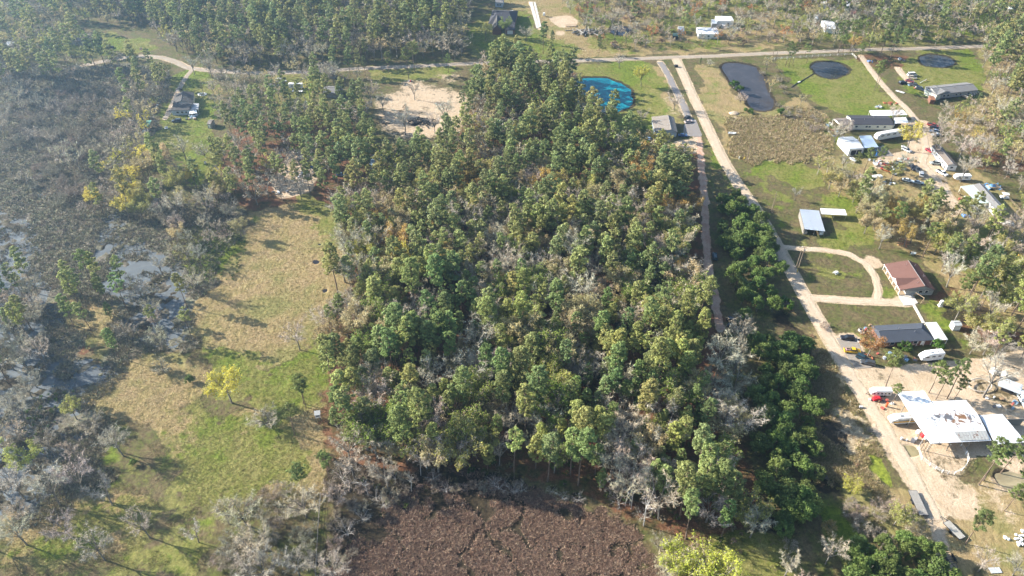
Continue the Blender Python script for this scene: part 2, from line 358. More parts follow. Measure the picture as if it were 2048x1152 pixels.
a_t, a_p, a_al = map(S, (mt, mpond, mal)); a_g, a_d, a_l, a_s, a_w, a_m, a_r, a_mud_shade = (samp(m_, wX, wY) for m_ in (mg, md, ml, ms, mw, mm, mr, mmud_shade))
bump_n = fbm(gX, gY, 1.6, 1, 3); big = fbm(gX, gY, 14, 5, 3)
def ridged(x, y, s, k):  return 1 - np.abs(2*fbm(x, y, s, k, 3) - 1)
gZ = (bump_n - .5) * .16 + (big - .5) * .25
hmask = np.clip(a_t * 1.3, 0, 1)
gZ *= 1 - .85 * hmask
crack = np.maximum(np.clip((ridged(gX + 7*fbm(gX, gY, 5, 41, 3), gY + 7*fbm(gX, gY, 5, 43, 3), 15, 21) - .915) / .04, 0, 1), .8*np.clip((ridged(gX + 4*fbm(gX, gY, 3, 47, 3), gY*1.2, 7, 25) - .94) / .04, 0, 1)) * a_m
tus = fbm(gX, gY, .95, 31, 3)
gZ += a_m * (1 - crack) * np.clip((tus - .36) * 2.2, 0, 1) * .28 - crack * .25
gZ += a_r * np.clip((fbm(gX, gY, 1.1, 61, 2) - .42) * 2.4, 0, 1) * .35
gZ += np.clip(a_s - a_w*.3, 0, 1) * np.clip((fbm(gX, gY, 3.2, 51, 3) - .42) * 2, 0, 1) * .8
gZ += np.clip(a_d*(1-a_r) + a_g*.6, 0, 1) * (1-hmask) * (fbm(gX, gY, .9, 71, 2) - .5) * .22
gZ -= a_w * (.15 + .50 * np.clip((fbm(gX, gY, 4, 81, 5)-.40)*2.6, 0, 1)) + np.clip((a_s - .3), 0, 1) * .18
gZ -= np.clip((a_p - .3) / .5, 0, 1) * .8
far_ = np.clip((np.hypot(gX, gY) - 620) / 200, 0, 1); gZ *= 1 - far_
nr, nc = gX.shape
V = np.stack([gX, gY, gZ], -1).reshape(-1, 3)
idx = np.arange(nr*nc).reshape(nr, nc)
Q = np.stack([idx[:-1, :-1], idx[:-1, 1:], idx[1:, 1:], idx[1:, :-1]], -1).reshape(-1, 4)
gm = np_mesh('ground', V, Q, np.full(len(Q), 4), smooth=True, attrs={
 'ga': np.stack([a_g, a_d, a_t], -1).reshape(-1, 3), 'gb': np.stack([a_l, a_s, a_m*(1-crack)], -1).reshape(-1, 3),
 'gc': np.stack([a_r, a_al, np.clip(a_mud_shade + a_m*crack*1.5 + a_w*.5 + np.clip(S(blur(mpond, 2))*2.2, 0, .75), 0, 1)], -1).reshape(-1, 3)})
g = NG('ground_cover'); pos = g.pos()
def sep(nm):
    a = g.n('Attribute', attribute_name=nm); s_ = g.n('SeparateColor'); g.set(s_.inputs[0], a.outputs['Color']); return s_.outputs
A, B, Cc = sep('ga'), sep('gb'), sep('gc')
nL = g.noise(.035, 5, .6, pos); nM = g.noise(.16, 6, .65, pos); nS = g.noise(.75, 6, .75, pos); nF = g.noise(2.3, 5, .75, pos)
mp = g.n('Mapping'); g.set(mp.inputs[0], pos); mp.inputs['Scale'].default_value = (1.0, .18, 1); mp.inputs['Rotation'].default_value = (0, 0, R(20))
nT = g.noise(1.6, 4, .6, mp.outputs[0])                                     # mown streaks
def edge(v, amt=.75, lo=.40, hi=.60, n=None):
    return g.step(g.math('MULTIPLY_ADD', g.math('SUBTRACT', n or nM, .5), amt*1.6, v), lo, hi)
nMS = g.math('ADD', g.math('MULTIPLY', nM, .6), g.math('MULTIPLY', nS, .4))
base = g.mix(g.step(nMS, .42, .6), g.ramp(nS, (.37, (.085,.065,.035)), (.63, (.21,.16,.085))), g.ramp(nS, (.37, (.05,.065,.018)), (.63, (.13,.14,.04))))
dry = g.mix(g.step(nM, .35, .65), g.ramp(nF, (.37, (.20,.14,.07)), (.63, (.42,.31,.165))), g.ramp(nT, (.37, (.20,.155,.06)), (.63, (.36,.28,.13))))
dry = g.mix(g.step(nL, .48, .62), dry, g.ramp(nS, (.37, (.14,.14,.045)), (.63, (.29,.25,.10))))
grn = g.mix(g.step(nMS, .38, .62), g.ramp(nS, (.37, (.075,.095,.016)), (.63, (.20,.23,.035))), g.ramp(nF, (.37, (.16,.14,.045)), (.63, (.33,.29,.11))))
drt = g.mix(g.step(nMS, .38, .66), g.ramp(nF, (.37, (.44,.33,.22)), (.63, (.70,.56,.41))), g.ramp(nS, (.37, (.26,.19,.11)), (.63, (.56,.42,.28))))
lit = g.mix(g.step(nM, .4, .65), g.ramp(nF, (.37, (.09,.045,.025)), (.63, (.26,.125,.07))), g.ramp(nS, (.37, (.05,.05,.02)), (.63, (.13,.11,.045))))
swp = g.mix(g.step(nM, .38, .62), g.ramp(nS, (.37, (.09,.075,.055)), (.63, (.20,.175,.14))), g.ramp(nF, (.37, (.10,.10,.06)), (.63, (.25,.235,.15))))
mor = g.mix(g.step(nS, .4, .6), g.ramp(nF, (.37, (.035,.022,.018)), (.63, (.12,.07,.05))), g.ramp(nF, (.37, (.07,.042,.03)), (.63, (.26,.165,.11))))
red = g.mix(g.step(nS, .4, .62), g.ramp(nF, (.37, (.18,.13,.07)), (.63, (.43,.33,.20))), (.46,.37,.24))
c = g.mix(edge(B[0]), base, lit); c = g.mix(edge(B[1]), c, swp); c = g.mix(edge(A[1]), c, dry)
grn = g.mix(g.math('MULTIPLY', g.step(g.math('ADD', nL, g.math('MULTIPLY', g.math('SUBTRACT', nM, .5), .5)), .50, .60), .8), grn, g.ramp(nS, (.37, (.06,.10,.010)), (.63, (.17,.235,.020)))); c = g.mix(g.math('MULTIPLY', edge(A[0], .9), .92), c, grn); c = g.mix(edge(Cc[0]), c, red)
c = g.mix(edge(B[2], .3), c, mor)
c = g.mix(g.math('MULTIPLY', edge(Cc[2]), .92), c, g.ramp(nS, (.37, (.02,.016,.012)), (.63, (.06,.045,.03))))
drt = g.mix(g.math('MULTIPLY', g.step(nT, .52, .66), .5), drt, (.34,.25,.15)); c = g.mix(edge(A[2], .95, n=nMS), c, drt)
c = g.mix(g.math('MULTIPLY', edge(Cc[1], .9), .8), c, g.ramp(nS, (.4, (.13,.17,.02)), (.6, (.27,.31,.035))))
hgt = g.math('ADD', g.math('MULTIPLY', nS, .6), g.math('MULTIPLY', nF, .4))
gmat = g.done(g.bsdf(c, .95, 0, .1, g.bump(hgt, .8, .5)))
ground = link('ground', gm, None, gmat); tag(ground, kind='structure')
def gz(x, y):                                       # ground height, roughly
    return 0.0
# ---- roads as thin sheets
def strip(name, pts, width, mat, z, wj=.35, sub=6, label=None):
    Wp = [Vector(G(*p)) for p in pts]; dense = []
    for i in range(len(Wp)-1):
        p0 = Wp[max(i-1, 0)]; p1 = Wp[i]; p2 = Wp[i+1]; p3 = Wp[min(i+2, len(Wp)-1)]
        n_ = max(3, int((p2-p1).length / .7))
        for k in range(n_):
            t = k / n_
            dense.append(.5*((2*p1)+(p2-p0)*t+(2*p0-5*p1+4*p2-p3)*t*t+(3*p1-p0-3*p2+p3)*t**3))
    dense.append(Wp[-1]); V = []; F = []; m = 9; wj = wj*1.25
    for i, p in enumerate(dense):
        d = (dense[min(i+1, len(dense)-1)] - dense[max(i-1, 0)]); d.z = 0; d.normalize(); nrm = Vector((-d.y, d.x, 0))
        wl = width/2 + (vn(p.x, p.y, 3.0, 2)-.5)*wj*2 + (vn(p.x, p.y, .9, 3)-.5)*wj; wr = width/2 + (vn(p.x+50, p.y, 3.0, 4)-.5)*wj*2 + (vn(p.x, p.y, .9, 6)-.5)*wj
        for k in range(m):
            t = k/(m-1); q = p + nrm*(wl*(1-t) - wr*t); V.append((q.x, q.y, z - (.10 if k in (0, m-1) else 0)))
    for i in range(len(dense)-1):
        for k in range(m-1): F.append((i*m+k, i*m+k+1, (i+1)*m+k+1, (i+1)*m+k))
    b = MB(); b.add(V, F); o = b.build(name, mat, None, True); tag(o, label, kind='structure')
    at = o.data.attributes.new('across', 'FLOAT', 'POINT'); at.data.foreach_set('value', np.tile(np.linspace(-1, 1, m), len(dense)).astype(np.float32)); return o
def road_mat(name, c1, c2, c3, mid_amt=.4, mid_col=(.30,.24,.15)):
    g = NG(name); p = g.pos(); a = g.noise(.25, 5, .6, p); b = g.noise(1.6, 5, .7, p); f = g.noise(7, 3, .7, p)
    c = g.mix(g.step(a, .4, .62), g.ramp(f, (.38, c1), (.62, c2)), c3); c = g.mix(g.math('MULTIPLY', g.step(b, .5, .75), .5), c, tuple(v*.72 for v in c3))
    u = g.math('ABSOLUTE', g.n('Attribute', attribute_name='across').outputs['Fac']); u = g.math('MULTIPLY_ADD', g.math('SUBTRACT', a, .5), .5, u)
    rut = g.math('SUBTRACT', 1.0, g.step(g.math('ABSOLUTE', g.math('SUBTRACT', u, .42)), .08, .26))
    mid = g.math('MULTIPLY', g.math('SUBTRACT', 1.0, rut), g.step(b, .42, .6))
    c = g.mix(g.math('MULTIPLY', mid, mid_amt), c, mid_col)
    edge_ = g.math('MULTIPLY', g.step(u, .72, .95), g.step(b, .40, .55)); c = g.mix(g.math('MULTIPLY', edge_, .7), c, (.26,.22,.11))
    return g.done(g.bsdf(c, .95, 0, .1, g.bump(b, .6, .2)))
m_road = road_mat('pale_gravel', (.44,.34,.24), (.66,.53,.40), (.50,.39,.28))
m_cross = road_mat('grey_gravel', (.30,.25,.20), (.46,.39,.31), (.34,.28,.22))
m_track = road_mat('pink_sand', (.44,.29,.20), (.66,.48,.36), (.48,.29,.20), .3, (.28,.17,.10))
m_asph = road_mat('worn_asphalt', (.20,.185,.185), (.29,.27,.265), (.24,.22,.215))
m_conc = road_mat('pale_concrete', (.60,.56,.50), (.72,.67,.60), (.62,.58,.52))
strip('road_gravel', ROAD, 5.0, m_road, .085); strip('cross_road_gravel', CROSS, 4.6, m_cross, .075)
strip('sandy_track', TRACK, 3.6, m_track, .08, .6); strip('asphalt_driveway', ASPH, 4.0, m_asph, .08)
strip('farm_lane', LANE, 3.4, m_road, .08); strip('loop_driveway', LOOP, 2.6, m_road, .075, .5); strip('sandy_driveway', DRIVE, 3.4, m_road, .07, .6)
strip('house_lane', LEFTLANE, 2.6, m_cross, .08, .5); strip('house_driveway', YARDLANE, 2.8, m_road, .08, .5)
def patch(name, poly, mat, z, kind='structure'):
    V = [G(*p) for p in poly]; b = MB(); b.add([(v.x, v.y, z) for v in V] + [(v.x, v.y, z-.25) for v in V],
        [tuple(range(len(V)))[::-1]] + [(i, (i+1) % len(V), len(V)+(i+1) % len(V), len(V)+i) for i in range(len(V))]); o = b.build(name, mat); tag(o, kind=kind); return o
patch('asphalt_yard', [(1374,232),(1392,240),(1404,270),(1402,274),(1366,272),(1368,250)], m_asph, .12)
patch('concrete_pad', [(1799,585),(1819,583),(1836,606),(1826,611),(1808,611),(1796,590)], m_conc, .2)
patch('concrete_walkway', [(1824,609),(1829,608),(1850,646),(1845,647)], m_conc, .19)
patch('barn_yard_slab', [(1768,291),(1787,312),(1744,314),(1735,300)], m_asph, .19)
for i_, q_ in enumerate(([(1058,4),(1065,4),(1078,56),(1073,57)], [(1067,4),(1071,4),(1083,55),(1079,57)])):
    patch('concrete_lane', q_, m_conc, .19)
patch('driveway_slab', [(1672,676),(1712,674),(1722,700),(1745,735),(1712,738),(1684,700)], road_mat('grey_drive', (.22,.20,.18), (.34,.31,.28), (.30,.26,.22)), .12)
# ---- water
def water(name, poly, z, col, rough=.08, streak=None, blurk=0):
    Wp = [Vector(G(*p)) for p in poly]; c0 = sum(Wp, Vector())/len(Wp)
    pts = []
    n = len(Wp)
    for i in range(n):
        p0, p1, p2, p3 = Wp[i-1], Wp[i], Wp[(i+1) % n], Wp[(i+2) % n]
        for k in range(6):
            t = k/6; pts.append(.5*((2*p1)+(p2-p0)*t+(2*p0-5*p1+4*p2-p3)*t*t+(3*p1-p0-3*p2+p3)*t**3))
    pts = [c0 + (p-c0)*(1.12 if blurk == 0 else 1.06) for p in pts]
    b = MB(); b.add([(c0.x, c0.y, z)] + [(p.x, p.y, z) for p in pts], [(0, i+1, (i+1) % len(pts)+1) for i in range(len(pts))])
    gg = NG(name+'_surface'); p = gg.pos(); a = gg.noise(.12, 5, .6, p, 1.5); f = gg.noise(1.2, 4, .6, p)
    cc = gg.mix(gg.step(a, .42, .74), col, streak or tuple(v*1.5 for v in col))
    m = gg.done(gg.bsdf(cc, rough, 0, .28, gg.bump(f, .15, .05)))
    o = b.build(name, m); tag(o, kind='structure'); return o
water('pond_water', PONDS['turquoise'], -.22, (.0,.14,.20), .35, (.01,.27,.30))
water('pond_water', PONDS['long'], -.22, (.050,.047,.050), .2); water('pond_water', PONDS['round'], -.22, (.035,.036,.036), .2)
water('pond_water', PONDS['shady'], -.22, (.045,.048,.05), .2); water('pond_water', PONDS['far'], -.22, (.03,.04,.06), .2)
water('pond_water', PONDS['muddy'], -.22, (.24,.20,.11), .3); water('pond_water', PONDS['muddy_east'], -.22, (.24,.20,.12), .3)
water('pond_water', PONDS['wood'], -.22, (.03,.04,.05))
for k_ in 'abcd': water('puddle', PONDS['puddle_'+k_], -.16, (.02,.018,.018))
water('swamp_water', [(-160,120),(340,120),(420,240),(470,400),(520,450),(430,640),(400,720),(300,800),(240,1000),(120,1100),(-160,1160)], -.27, (.085,.10,.11), .75, (.12,.135,.14))

# ---- tufts of grass, reed and sedge standing on the ground
def tufts(name, mask, n, k, h, wd, cols_, label, cat, lean=.5):
    r = np.random.default_rng(len(name)*7+n); M_ = mask.ravel(); ys_ = gY.ravel(); ok = np.where((M_ > .3) & (ys_ > 85) & (ys_ < 560))[0]
    ii = r.choice(ok, n); x = gX.ravel()[ii]+r.normal(size=n)*.35; y = gY.ravel()[ii]+r.normal(size=n)*.5; keep = (M_[ii]+(fbm(x, y, 6, 99, 3)-.5)*1.2) > .45
    x, y, z = x[keep], y[keep], gZ.ravel()[ii][keep]; n = len(x); sc = (.6+.8*r.random(n))*(1+.5*np.clip((y-150)/300, 0, 1))
    P0 = np.repeat(np.stack([x, y, z-.03], -1), k, 0)+r.normal(size=(n*k, 3))*(.14, .14, 0); S_ = np.repeat(sc, k)[:, None]
    d = np.concatenate([r.normal(size=(n*k, 2))*lean, np.ones((n*k, 1))], 1)*h*S_; q = r.normal(size=(n*k, 3)); q[:, 2] = 0; q /= np.linalg.norm(q, axis=1)[:, None]+1e-6; q *= wd*S_
    V = np.stack([P0+q, P0-q, P0+d], 1).reshape(-1, 3); ca = np.array(cols_)[r.integers(0, len(cols_), n)]*(.75+.5*r.random((n, 1)))
    m = np_mesh(name, V, np.arange(len(V)), np.full(n*k, 3), attrs={'v': np.repeat(r.random(n)*.6+.2, 3*k), 'col': np.repeat(ca, 3*k, 0)})
    o = link(name, m); tag(o, label, cat, kind='stuff'); TUFT.append(m); return o
TUFT = []
solid = (1-np.clip(a_t*2, 0, 1))*(1-np.clip(a_p*3, 0, 1))
tufts('moor_sedge', a_m*(1-crack)**3*1.3, 90000, 4, .30, .055, [(.31,.195,.14), (.21,.13,.10), (.12,.08,.06), (.42,.30,.21)], 'brown sedge covering the moor at the bottom', 'sedge', .8)
tufts('meadow_grass', np.clip(a_d+a_g*.7, 0, 1)*solid*(gX < 60), 130000, 3, .20, .04, [(.34,.27,.14), (.28,.26,.09), (.40,.32,.18), (.25,.26,.07)], 'tan and green meadow grass on the left fields', 'grass')
tufts('reed_bed', np.clip(a_r*1.4, 0, 1)*solid, 45000, 4, .6, .06, [(.52,.41,.27), (.44,.35,.21), (.34,.26,.14), (.26,.25,.09)], 'tan reeds on the rough field and the ditch by the road', 'reeds', .4)
tufts('swamp_sedge', np.clip(a_s-a_w*.55, 0, 1)*solid, 90000, 4, .6, .08, [(.28,.24,.19), (.36,.32,.24), (.22,.19,.15), (.30,.30,.18)], 'grey brown sedge tussocks of the left marsh', 'sedge', .5)
tufts('lawn_weeds', np.clip(a_g+.35, 0, 1)*solid*(gX > 60)*(1-a_r), 60000, 3, .22, .045, [(.16,.19,.05), (.30,.24,.10), (.22,.22,.06)], 'short grass and weeds of the right yards', 'grass')
# ============================================================ TREES
def leaf_mat(name, attr=None, trans=.38):
    g = NG(name)
    col = g.n('Attribute', attribute_name=attr).outputs['Color'] if attr else g.n('ObjectInfo').outputs['Color']
    v = g.n('Attribute', attribute_name='v').outputs['Fac']
    k = g.math('MULTIPLY_ADD', v, 1.0, .5)
    cc = g.n('CombineColor'); 
    g.set(cc.inputs[0], k); g.set(cc.inputs[1], k); g.set(cc.inputs[2], g.math('MULTIPLY', k, .95))
    c = g.mix(1.0, col, cc.outputs[0], 'MULTIPLY')
    b = g.bsdf(c, .7, 0, .25)
    t = g.n('BsdfTranslucent'); g.set(t.inputs[0], c)
    m = g.n('MixShader'); m.inputs[0].default_value = trans; g.t.links.new(b, m.inputs[1]); g.t.links.new(t.outputs[0], m.inputs[2])
    return g.done(m.outputs[0])
LEAF, LEAFA = leaf_mat('foliage'), leaf_mat('foliage_far', 'col')
TWIG, TWIGA = leaf_mat('twigs', None, .0), leaf_mat('twigs_far', 'col', .0)
def bark_mat(name, c1, c2):
    g = NG(name); o = g.objc(); n = g.noise(1.2, 5, .7, o); f = g.noise(7, 3, .7, o)
    return g.done(g.bsdf(g.mix(g.step(g.math('MULTIPLY_ADD', f, .4, g.math('MULTIPLY', n, .6)), .35, .65), c1, c2), .9, 0, .1, g.bump(f, .4, .05)))
BARK = bark_mat('pine_bark', (.10,.07,.05), (.24,.18,.14)); GBARK = bark_mat('grey_bark', (.11,.095,.08), (.32,.29,.25))
WBARK = bark_mat('bleached_wood', (.34,.32,.29), (.62,.59,.55))
for m_ in TUFT: m_.materials.append(TWIGA)
class TB:                                          # numpy tree buffers: tubes and triangles
    def __init__(s): s.V = []; s.F3 = []; s.F4 = []; s.v = []; s.n = 0
    def tube(s, pts, rad, k=5, val=.5):
        pts = np.array(pts, float); n = len(pts); d = np.gradient(pts, axis=0); d /= np.linalg.norm(d, axis=1)[:, None] + 1e-9
        a = np.cross(d, (0, 0, 1.0)); bad = np.linalg.norm(a, axis=1) < .05; a[bad] = np.cross(d[bad], (1, 0, 0))
        a /= np.linalg.norm(a, axis=1)[:, None]; b = np.cross(d, a); th = 2*np.pi*np.arange(k)/k
        ring = pts[:, None] + np.array(rad)[:, None, None]*(np.cos(th)[None, :, None]*a[:, None]+np.sin(th)[None, :, None]*b[:, None])
        base = s.n; s.V.append(ring.reshape(-1, 3)); s.v.append(np.full(n*k, val))
        i = np.arange(n-1)[:, None]*k; j = np.arange(k)[None, :]; j2 = (j+1) % k
        s.F4.append((base+np.stack([i+j, i+j2, i+k+j2, i+k+j], -1)).reshape(-1, 4)); s.n += n*k
    def tris(s, P3, val):                          # P3 (n,3,3)
        n = len(P3); s.V.append(P3.reshape(-1, 3)); s.v.append(np.repeat(val, 3)); s.F3.append(s.n+np.arange(3*n).reshape(n, 3)); s.n += 3*n
    def arrays(s):
        V = np.concatenate(s.V); v = np.concatenate(s.v)
        f3 = np.concatenate(s.F3) if s.F3 else np.zeros((0, 3), int); f4 = np.concatenate(s.F4) if s.F4 else np.zeros((0, 4), int)
        return V, f3, f4, v
    def mesh(s, name, mat):
        V, f3, f4, v = s.arrays()
        m = np_mesh(name, V, np.concatenate([f3.ravel(), f4.ravel()]), np.concatenate([np.full(len(f3), 3), np.full(len(f4), 4)]), attrs={'v': v}); m.materials.append(mat); return m
def unit(a): return a/(np.linalg.norm(a, axis=-1, keepdims=True)+1e-9)
def leaf_tris(c, rad, n, size, r, flat=.5, droop=0.0):      # n leaf triangles round each centre
    m = len(c); q = unit(r.normal(size=(m*n, 3))); rr = r.random((m*n, 1))**.45
    cc = np.repeat(c, n, 0); rd = np.repeat(np.broadcast_to(rad, (m, 3)), n, 0)
    p = cc + q*rr*rd
    nrm = unit(q*.9 + np.array([0, 0, flat]) + r.normal(size=(m*n, 3))*.55)
    a = unit(np.cross(nrm, r.normal(size=(m*n, 3)))); b = np.cross(nrm, a); sz = size*(.6+.8*r.random((m*n, 1)))
    a[:, 2] -= droop
    return np.stack([p+a*sz*.6, p-a*sz*.45+b*sz*.42, p-a*sz*.45-b*sz*.42], 1)
def twig_tris(p, d, L, wd):                        # thin tapering triangles from p along d
    q = unit(np.cross(d, rng.normal(size=d.shape)))
    return np.stack([p+q*wd, p-q*wd, p+d*L], 1)
def make_pine(seed, H=21, cw=3.0, base=.45, nb=32, leaf=.36, npc=58, full=1.0, low=False):
    r = np.random.default_rng(seed); t = TB(); lv = TB(); cw = cw*.84; bend = r.normal(size=2)*.5
    zs = np.linspace(0, H*.97, 7); path = np.stack([bend[0]*(zs/H)**2+.15*np.sin(zs*.4+seed), bend[1]*(zs/H)**2, zs], 1)
    t.tube(path, .24*(1-zs/H*.8)*H/21, 4 if low else 6)
    cs = []; vs_ = []
    for k in range(nb):
        f = (k+.5)/nb; z = H*(base+(1-base)*f**.9); prof = (math.sin(math.pi*min(1, .20+f*.82)))**.7
        L = cw*prof*r.uniform(.55, 1.2)+.2; az = k*2.4+r.uniform(-.5, .5); up = r.uniform(-.1, .35)+f*.45
        p0 = np.array([np.interp(z, zs, path[:, 0]), np.interp(z, zs, path[:, 1]), z]); dirv = np.array([math.cos(az), math.sin(az), up])
        if not low: t.tube([p0, p0+dirv*L*.5, p0+dirv*L*.95+(0, 0, .06*L)], [.055, .04, .02], 3)
        e = p0+dirv*L; val = r.uniform(.15, 1.0)
        cs.append(e); vs_.append(val); side = np.array([-math.sin(az), math.cos(az), 0])
        if L > 1.0:
            cs.append(e-dirv*L*.25+side*r.uniform(.4, .95)); vs_.append(val+r.normal()*.12); cs.append(e-dirv*L*.3-side*r.uniform(.4, .95)+(0, 0, .2)); vs_.append(val+r.normal()*.12)
        if L > 1.9: cs.append(p0+dirv*L*.5+r.normal(size=3)*.35); vs_.append(val-.15)
    cs.append(np.array([path[-1, 0], path[-1, 1], H])); vs_.append(.8)
    cs = np.array(cs); vs_ = np.clip(np.array(vs_), 0, 1.1); keep = r.random(len(cs)) < full; cs = cs[keep]; vs_ = vs_[keep]
    rad = (r.uniform(.42, .82, (len(cs), 1))*np.array([1.0, 1.0, .62]))*(cw/3.0)**.5
    if low: rad = rad*1.35
    T3 = leaf_tris(cs, rad, npc, leaf, r, .55); lv.tris(T3, np.clip(np.repeat(vs_, npc)*.8+r.random(len(T3))*.35-.05, 0, 1.2))
    return t, lv
def make_bare(seed, H=14, W=5.0, n1=7, n2=6, n3=6, tw=9, spread=1.0, leaf=0, lsz=.34, twl=1.15, tww=.032, low=False, bare_up=.3, trunk_r=.3):
    r = np.random.default_rng(seed); t = TB(); lv = TB(); P0 = []; D0 = []
    th = H*bare_up*r.uniform(.8, 1.2); lean = r.normal(size=2)*.04*H
    top = np.array([lean[0]*.4, lean[1]*.4, th]); t.tube([(0, 0, -.2), (lean[0]*.15, lean[1]*.15, th*.5), top], [trunk_r*1.15, trunk_r*.9, trunk_r*.8], 5 if not low else 3)
    for i in range(n1):
        az = i*6.283/n1+r.uniform(-.5, .5); inc = r.uniform(.25, .8)*spread if i else .1
        L = (H-th)*r.uniform(.55, .85); d = np.array([math.cos(az)*math.sin(inc), math.sin(az)*math.sin(inc), math.cos(inc)])
        m1 = top+d*L*.5+r.normal(size=3)*.25; e1 = m1+unit(d+np.array([math.cos(az), math.sin(az), 0])*.25*spread)*L*.55
        t.tube([top-d*.2, m1, e1], [trunk_r*.6, trunk_r*.4, trunk_r*.16], 4 if not low else 3)
        for j in range(n2):
            f = .3+.7*(j+.5)/n2; s0 = (top*(1-f*2)+m1*f*2) if f < .5 else (m1*(2-f*2)+e1*(f*2-1))
            az2 = az+r.uniform(-1.5, 1.5); d2 = unit(np.array([math.cos(az2)*spread, math.sin(az2)*spread, r.uniform(.2, 1.2)])); L2 = W*r.uniform(.35, .6)*(1.15-f*.5)
            e2 = s0+d2*L2; mid = (s0+e2)/2+r.normal(size=3)*.15
            if not low: t.tube([s0, mid, e2], [trunk_r*.22, trunk_r*.16, trunk_r*.08], 3)
            for k in range(n3):
                f3 = .25+.75*(k+.5)/n3; s3 = s0*(1-f3)+e2*f3; d3 = unit(d2+r.normal(size=3)*.75); L3 = L2*r.uniform(.35, .6)
                e3 = s3+d3*L3
                P0.append(s3); D0.append(d3*L3)
                for q in range(tw):
                    f4 = r.random(); s4 = s3*(1-f4)+e3*f4; P0.append(s4); D0.append(unit(d3+r.normal(size=3)*.9)*twl*r.uniform(.5, 1.1))
    P0 = np.array(P0); D0 = np.array(D0); val = r.uniform(.3, .9, len(P0))
    lv.tris(twig_tris(P0, D0, 1.0, tww), val)
    if leaf:
        ii = r.integers(0, len(P0), leaf); c = P0[ii]+D0[ii]*r.uniform(.5, 1.0, (leaf, 1))
        T3 = leaf_tris(c, np.array([.32, .32, .32]), 1, lsz, r, .4); lf = TB(); lf.tris(T3, r.uniform(.3, 1.1, leaf)); return t, lv, lf
    return t, lv
def make_broad(seed, H=8, W=3.4, nc=40, npc=60, leaf=.38, stem=True):
    r = np.random.default_rng(seed); t = TB(); lv = TB()
    t.tube([(0, 0, -.2), (.1, 0, H*.35), (.2, .1, H*.7)], [.22, .15, .06], 5)
    for k in range(6 if stem else 3):
        az = k*1.05+r.random(); t.tube([(.1, 0, H*.22), (math.cos(az)*W*.35, math.sin(az)*W*.35, H*.45), (math.cos(az)*W*.65, math.sin(az)*W*.65, H*.7)], [.1, .07, .03], 3)
    q = unit(r.normal(size=(nc, 3))); q[:, 2] = np.abs(q[:, 2])*.9-.25; rr = r.uniform(.55, 1.0, (nc, 1))
    c = q*rr*np.array([W*.8, W*.8, H*.5])+np.array([0, 0, H*.48]); c[:, 2] = np.clip(c[:, 2], H*.12, None)
    rad = r.uniform(.55, 1.15, (nc, 1))*np.array([1, 1, .8])*W/3.4; vs_ = r.uniform(.3, .9, nc)
    T3 = leaf_tris(c, rad, npc, leaf, r, .5); lv.tris(T3, np.clip(np.repeat(vs_, npc)*.6+r.random(len(T3))*.5, 0, 1.3))
    return t, lv
LIB = {}
def reg(kind, gens, bark, crown_mat):
    L = []
    for g_ in gens:
        t, lv = g_[0], g_[1]; d = {'trunk': t.mesh('trunk', bark), 'crown': lv.mesh('crown', crown_mat)}
        if len(g_) > 2: d['foliage'] = g_[2].mesh('foliage', LEAF)
        d['raw'] = g_
        L.append(d)
    LIB[kind] = L
reg('pine', [make_pine(11, 22, 3.1, .48), make_pine(12, 20, 2.8, .42), make_pine(13, 24, 3.3, .52, 32), make_pine(14, 18, 2.6, .38, 28, full=.85), make_pine(15, 22, 3.0, .56, 26, full=.9), make_pine(16, 16, 2.4, .30, 28), make_pine(17, 25, 3.5, .50, 34), make_pine(18, 21, 2.9, .58, 22, full=.75)], BARK, LEAF)
reg('yard_pine', [make_pine(21, 23, 4.7, .58, 26, full=.8), make_pine(22, 25, 4.3, .62, 24, full=.8), make_pine(23, 21, 4.4, .56, 24, full=.75)], BARK, LEAF)
reg('bare', [make_bare(31, 16, 6.6), make_bare(32, 14, 6.4, 8, 6, 6), make_bare(33, 18, 6.0, 7, 6, 6, spread=.8), make_bare(34, 12, 6.0, 9, 6, 5, spread=1.2, bare_up=.16), make_bare(35, 17, 5.0, 6, 6, 6, spread=.6)], GBARK, TWIG)
reg('bud', [make_bare(41, 16, 6.2, leaf=4200), make_bare(42, 14, 6.0, 8, 6, 6, leaf=4400), make_bare(43, 17, 6.0, 7, 6, 6, leaf=4400, spread=.85), make_bare(44, 12, 6.2, 9, 6, 5, leaf=4800, spread=1.2)], GBARK, TWIG)
reg('bush', [make_bare(51, 3.6, 3.2, 9, 5, 4, 10, spread=1.4, bare_up=.06, trunk_r=.06, twl=.8, tww=.022), make_bare(52, 4.6, 3.4, 9, 5, 4, 10, spread=1.2, bare_up=.05, trunk_r=.07, twl=.9, tww=.022), make_bare(53, 2.8, 2.8, 9, 5, 4, 9, spread=1.5, bare_up=.05, trunk_r=.05, twl=.7, tww=.022)], GBARK, TWIG)
reg('broad', [make_broad(61), make_broad(62, 9, 3.6, 46), make_broad(63, 7, 3.6, 44), make_broad(64, 10, 3.4, 46), make_broad(65, 6, 3.0, 34)], GBARK, LEAF)
reg('shrub', [make_broad(71, 2.6, 1.8, 16, 60, .26), make_broad(72, 2.0, 2.0, 16, 60, .26), make_broad(73, 3.4, 2.0, 18, 60, .28)], GBARK, LEAF)
reg('dead', [make_bare(81, 15, 2.2, 7, 3, 2, 4, spread=.9, bare_up=.55, twl=.7, trunk_r=.15), make_bare(82, 11, 1.8, 5, 3, 2, 2, spread=.8, bare_up=.6, twl=.6, trunk_r=.12), make_bare(83, 8, 1.5, 3, 3, 2, 1, spread=.7, bare_up=.7, twl=.5, trunk_r=.12)], WBARK, TWIG)
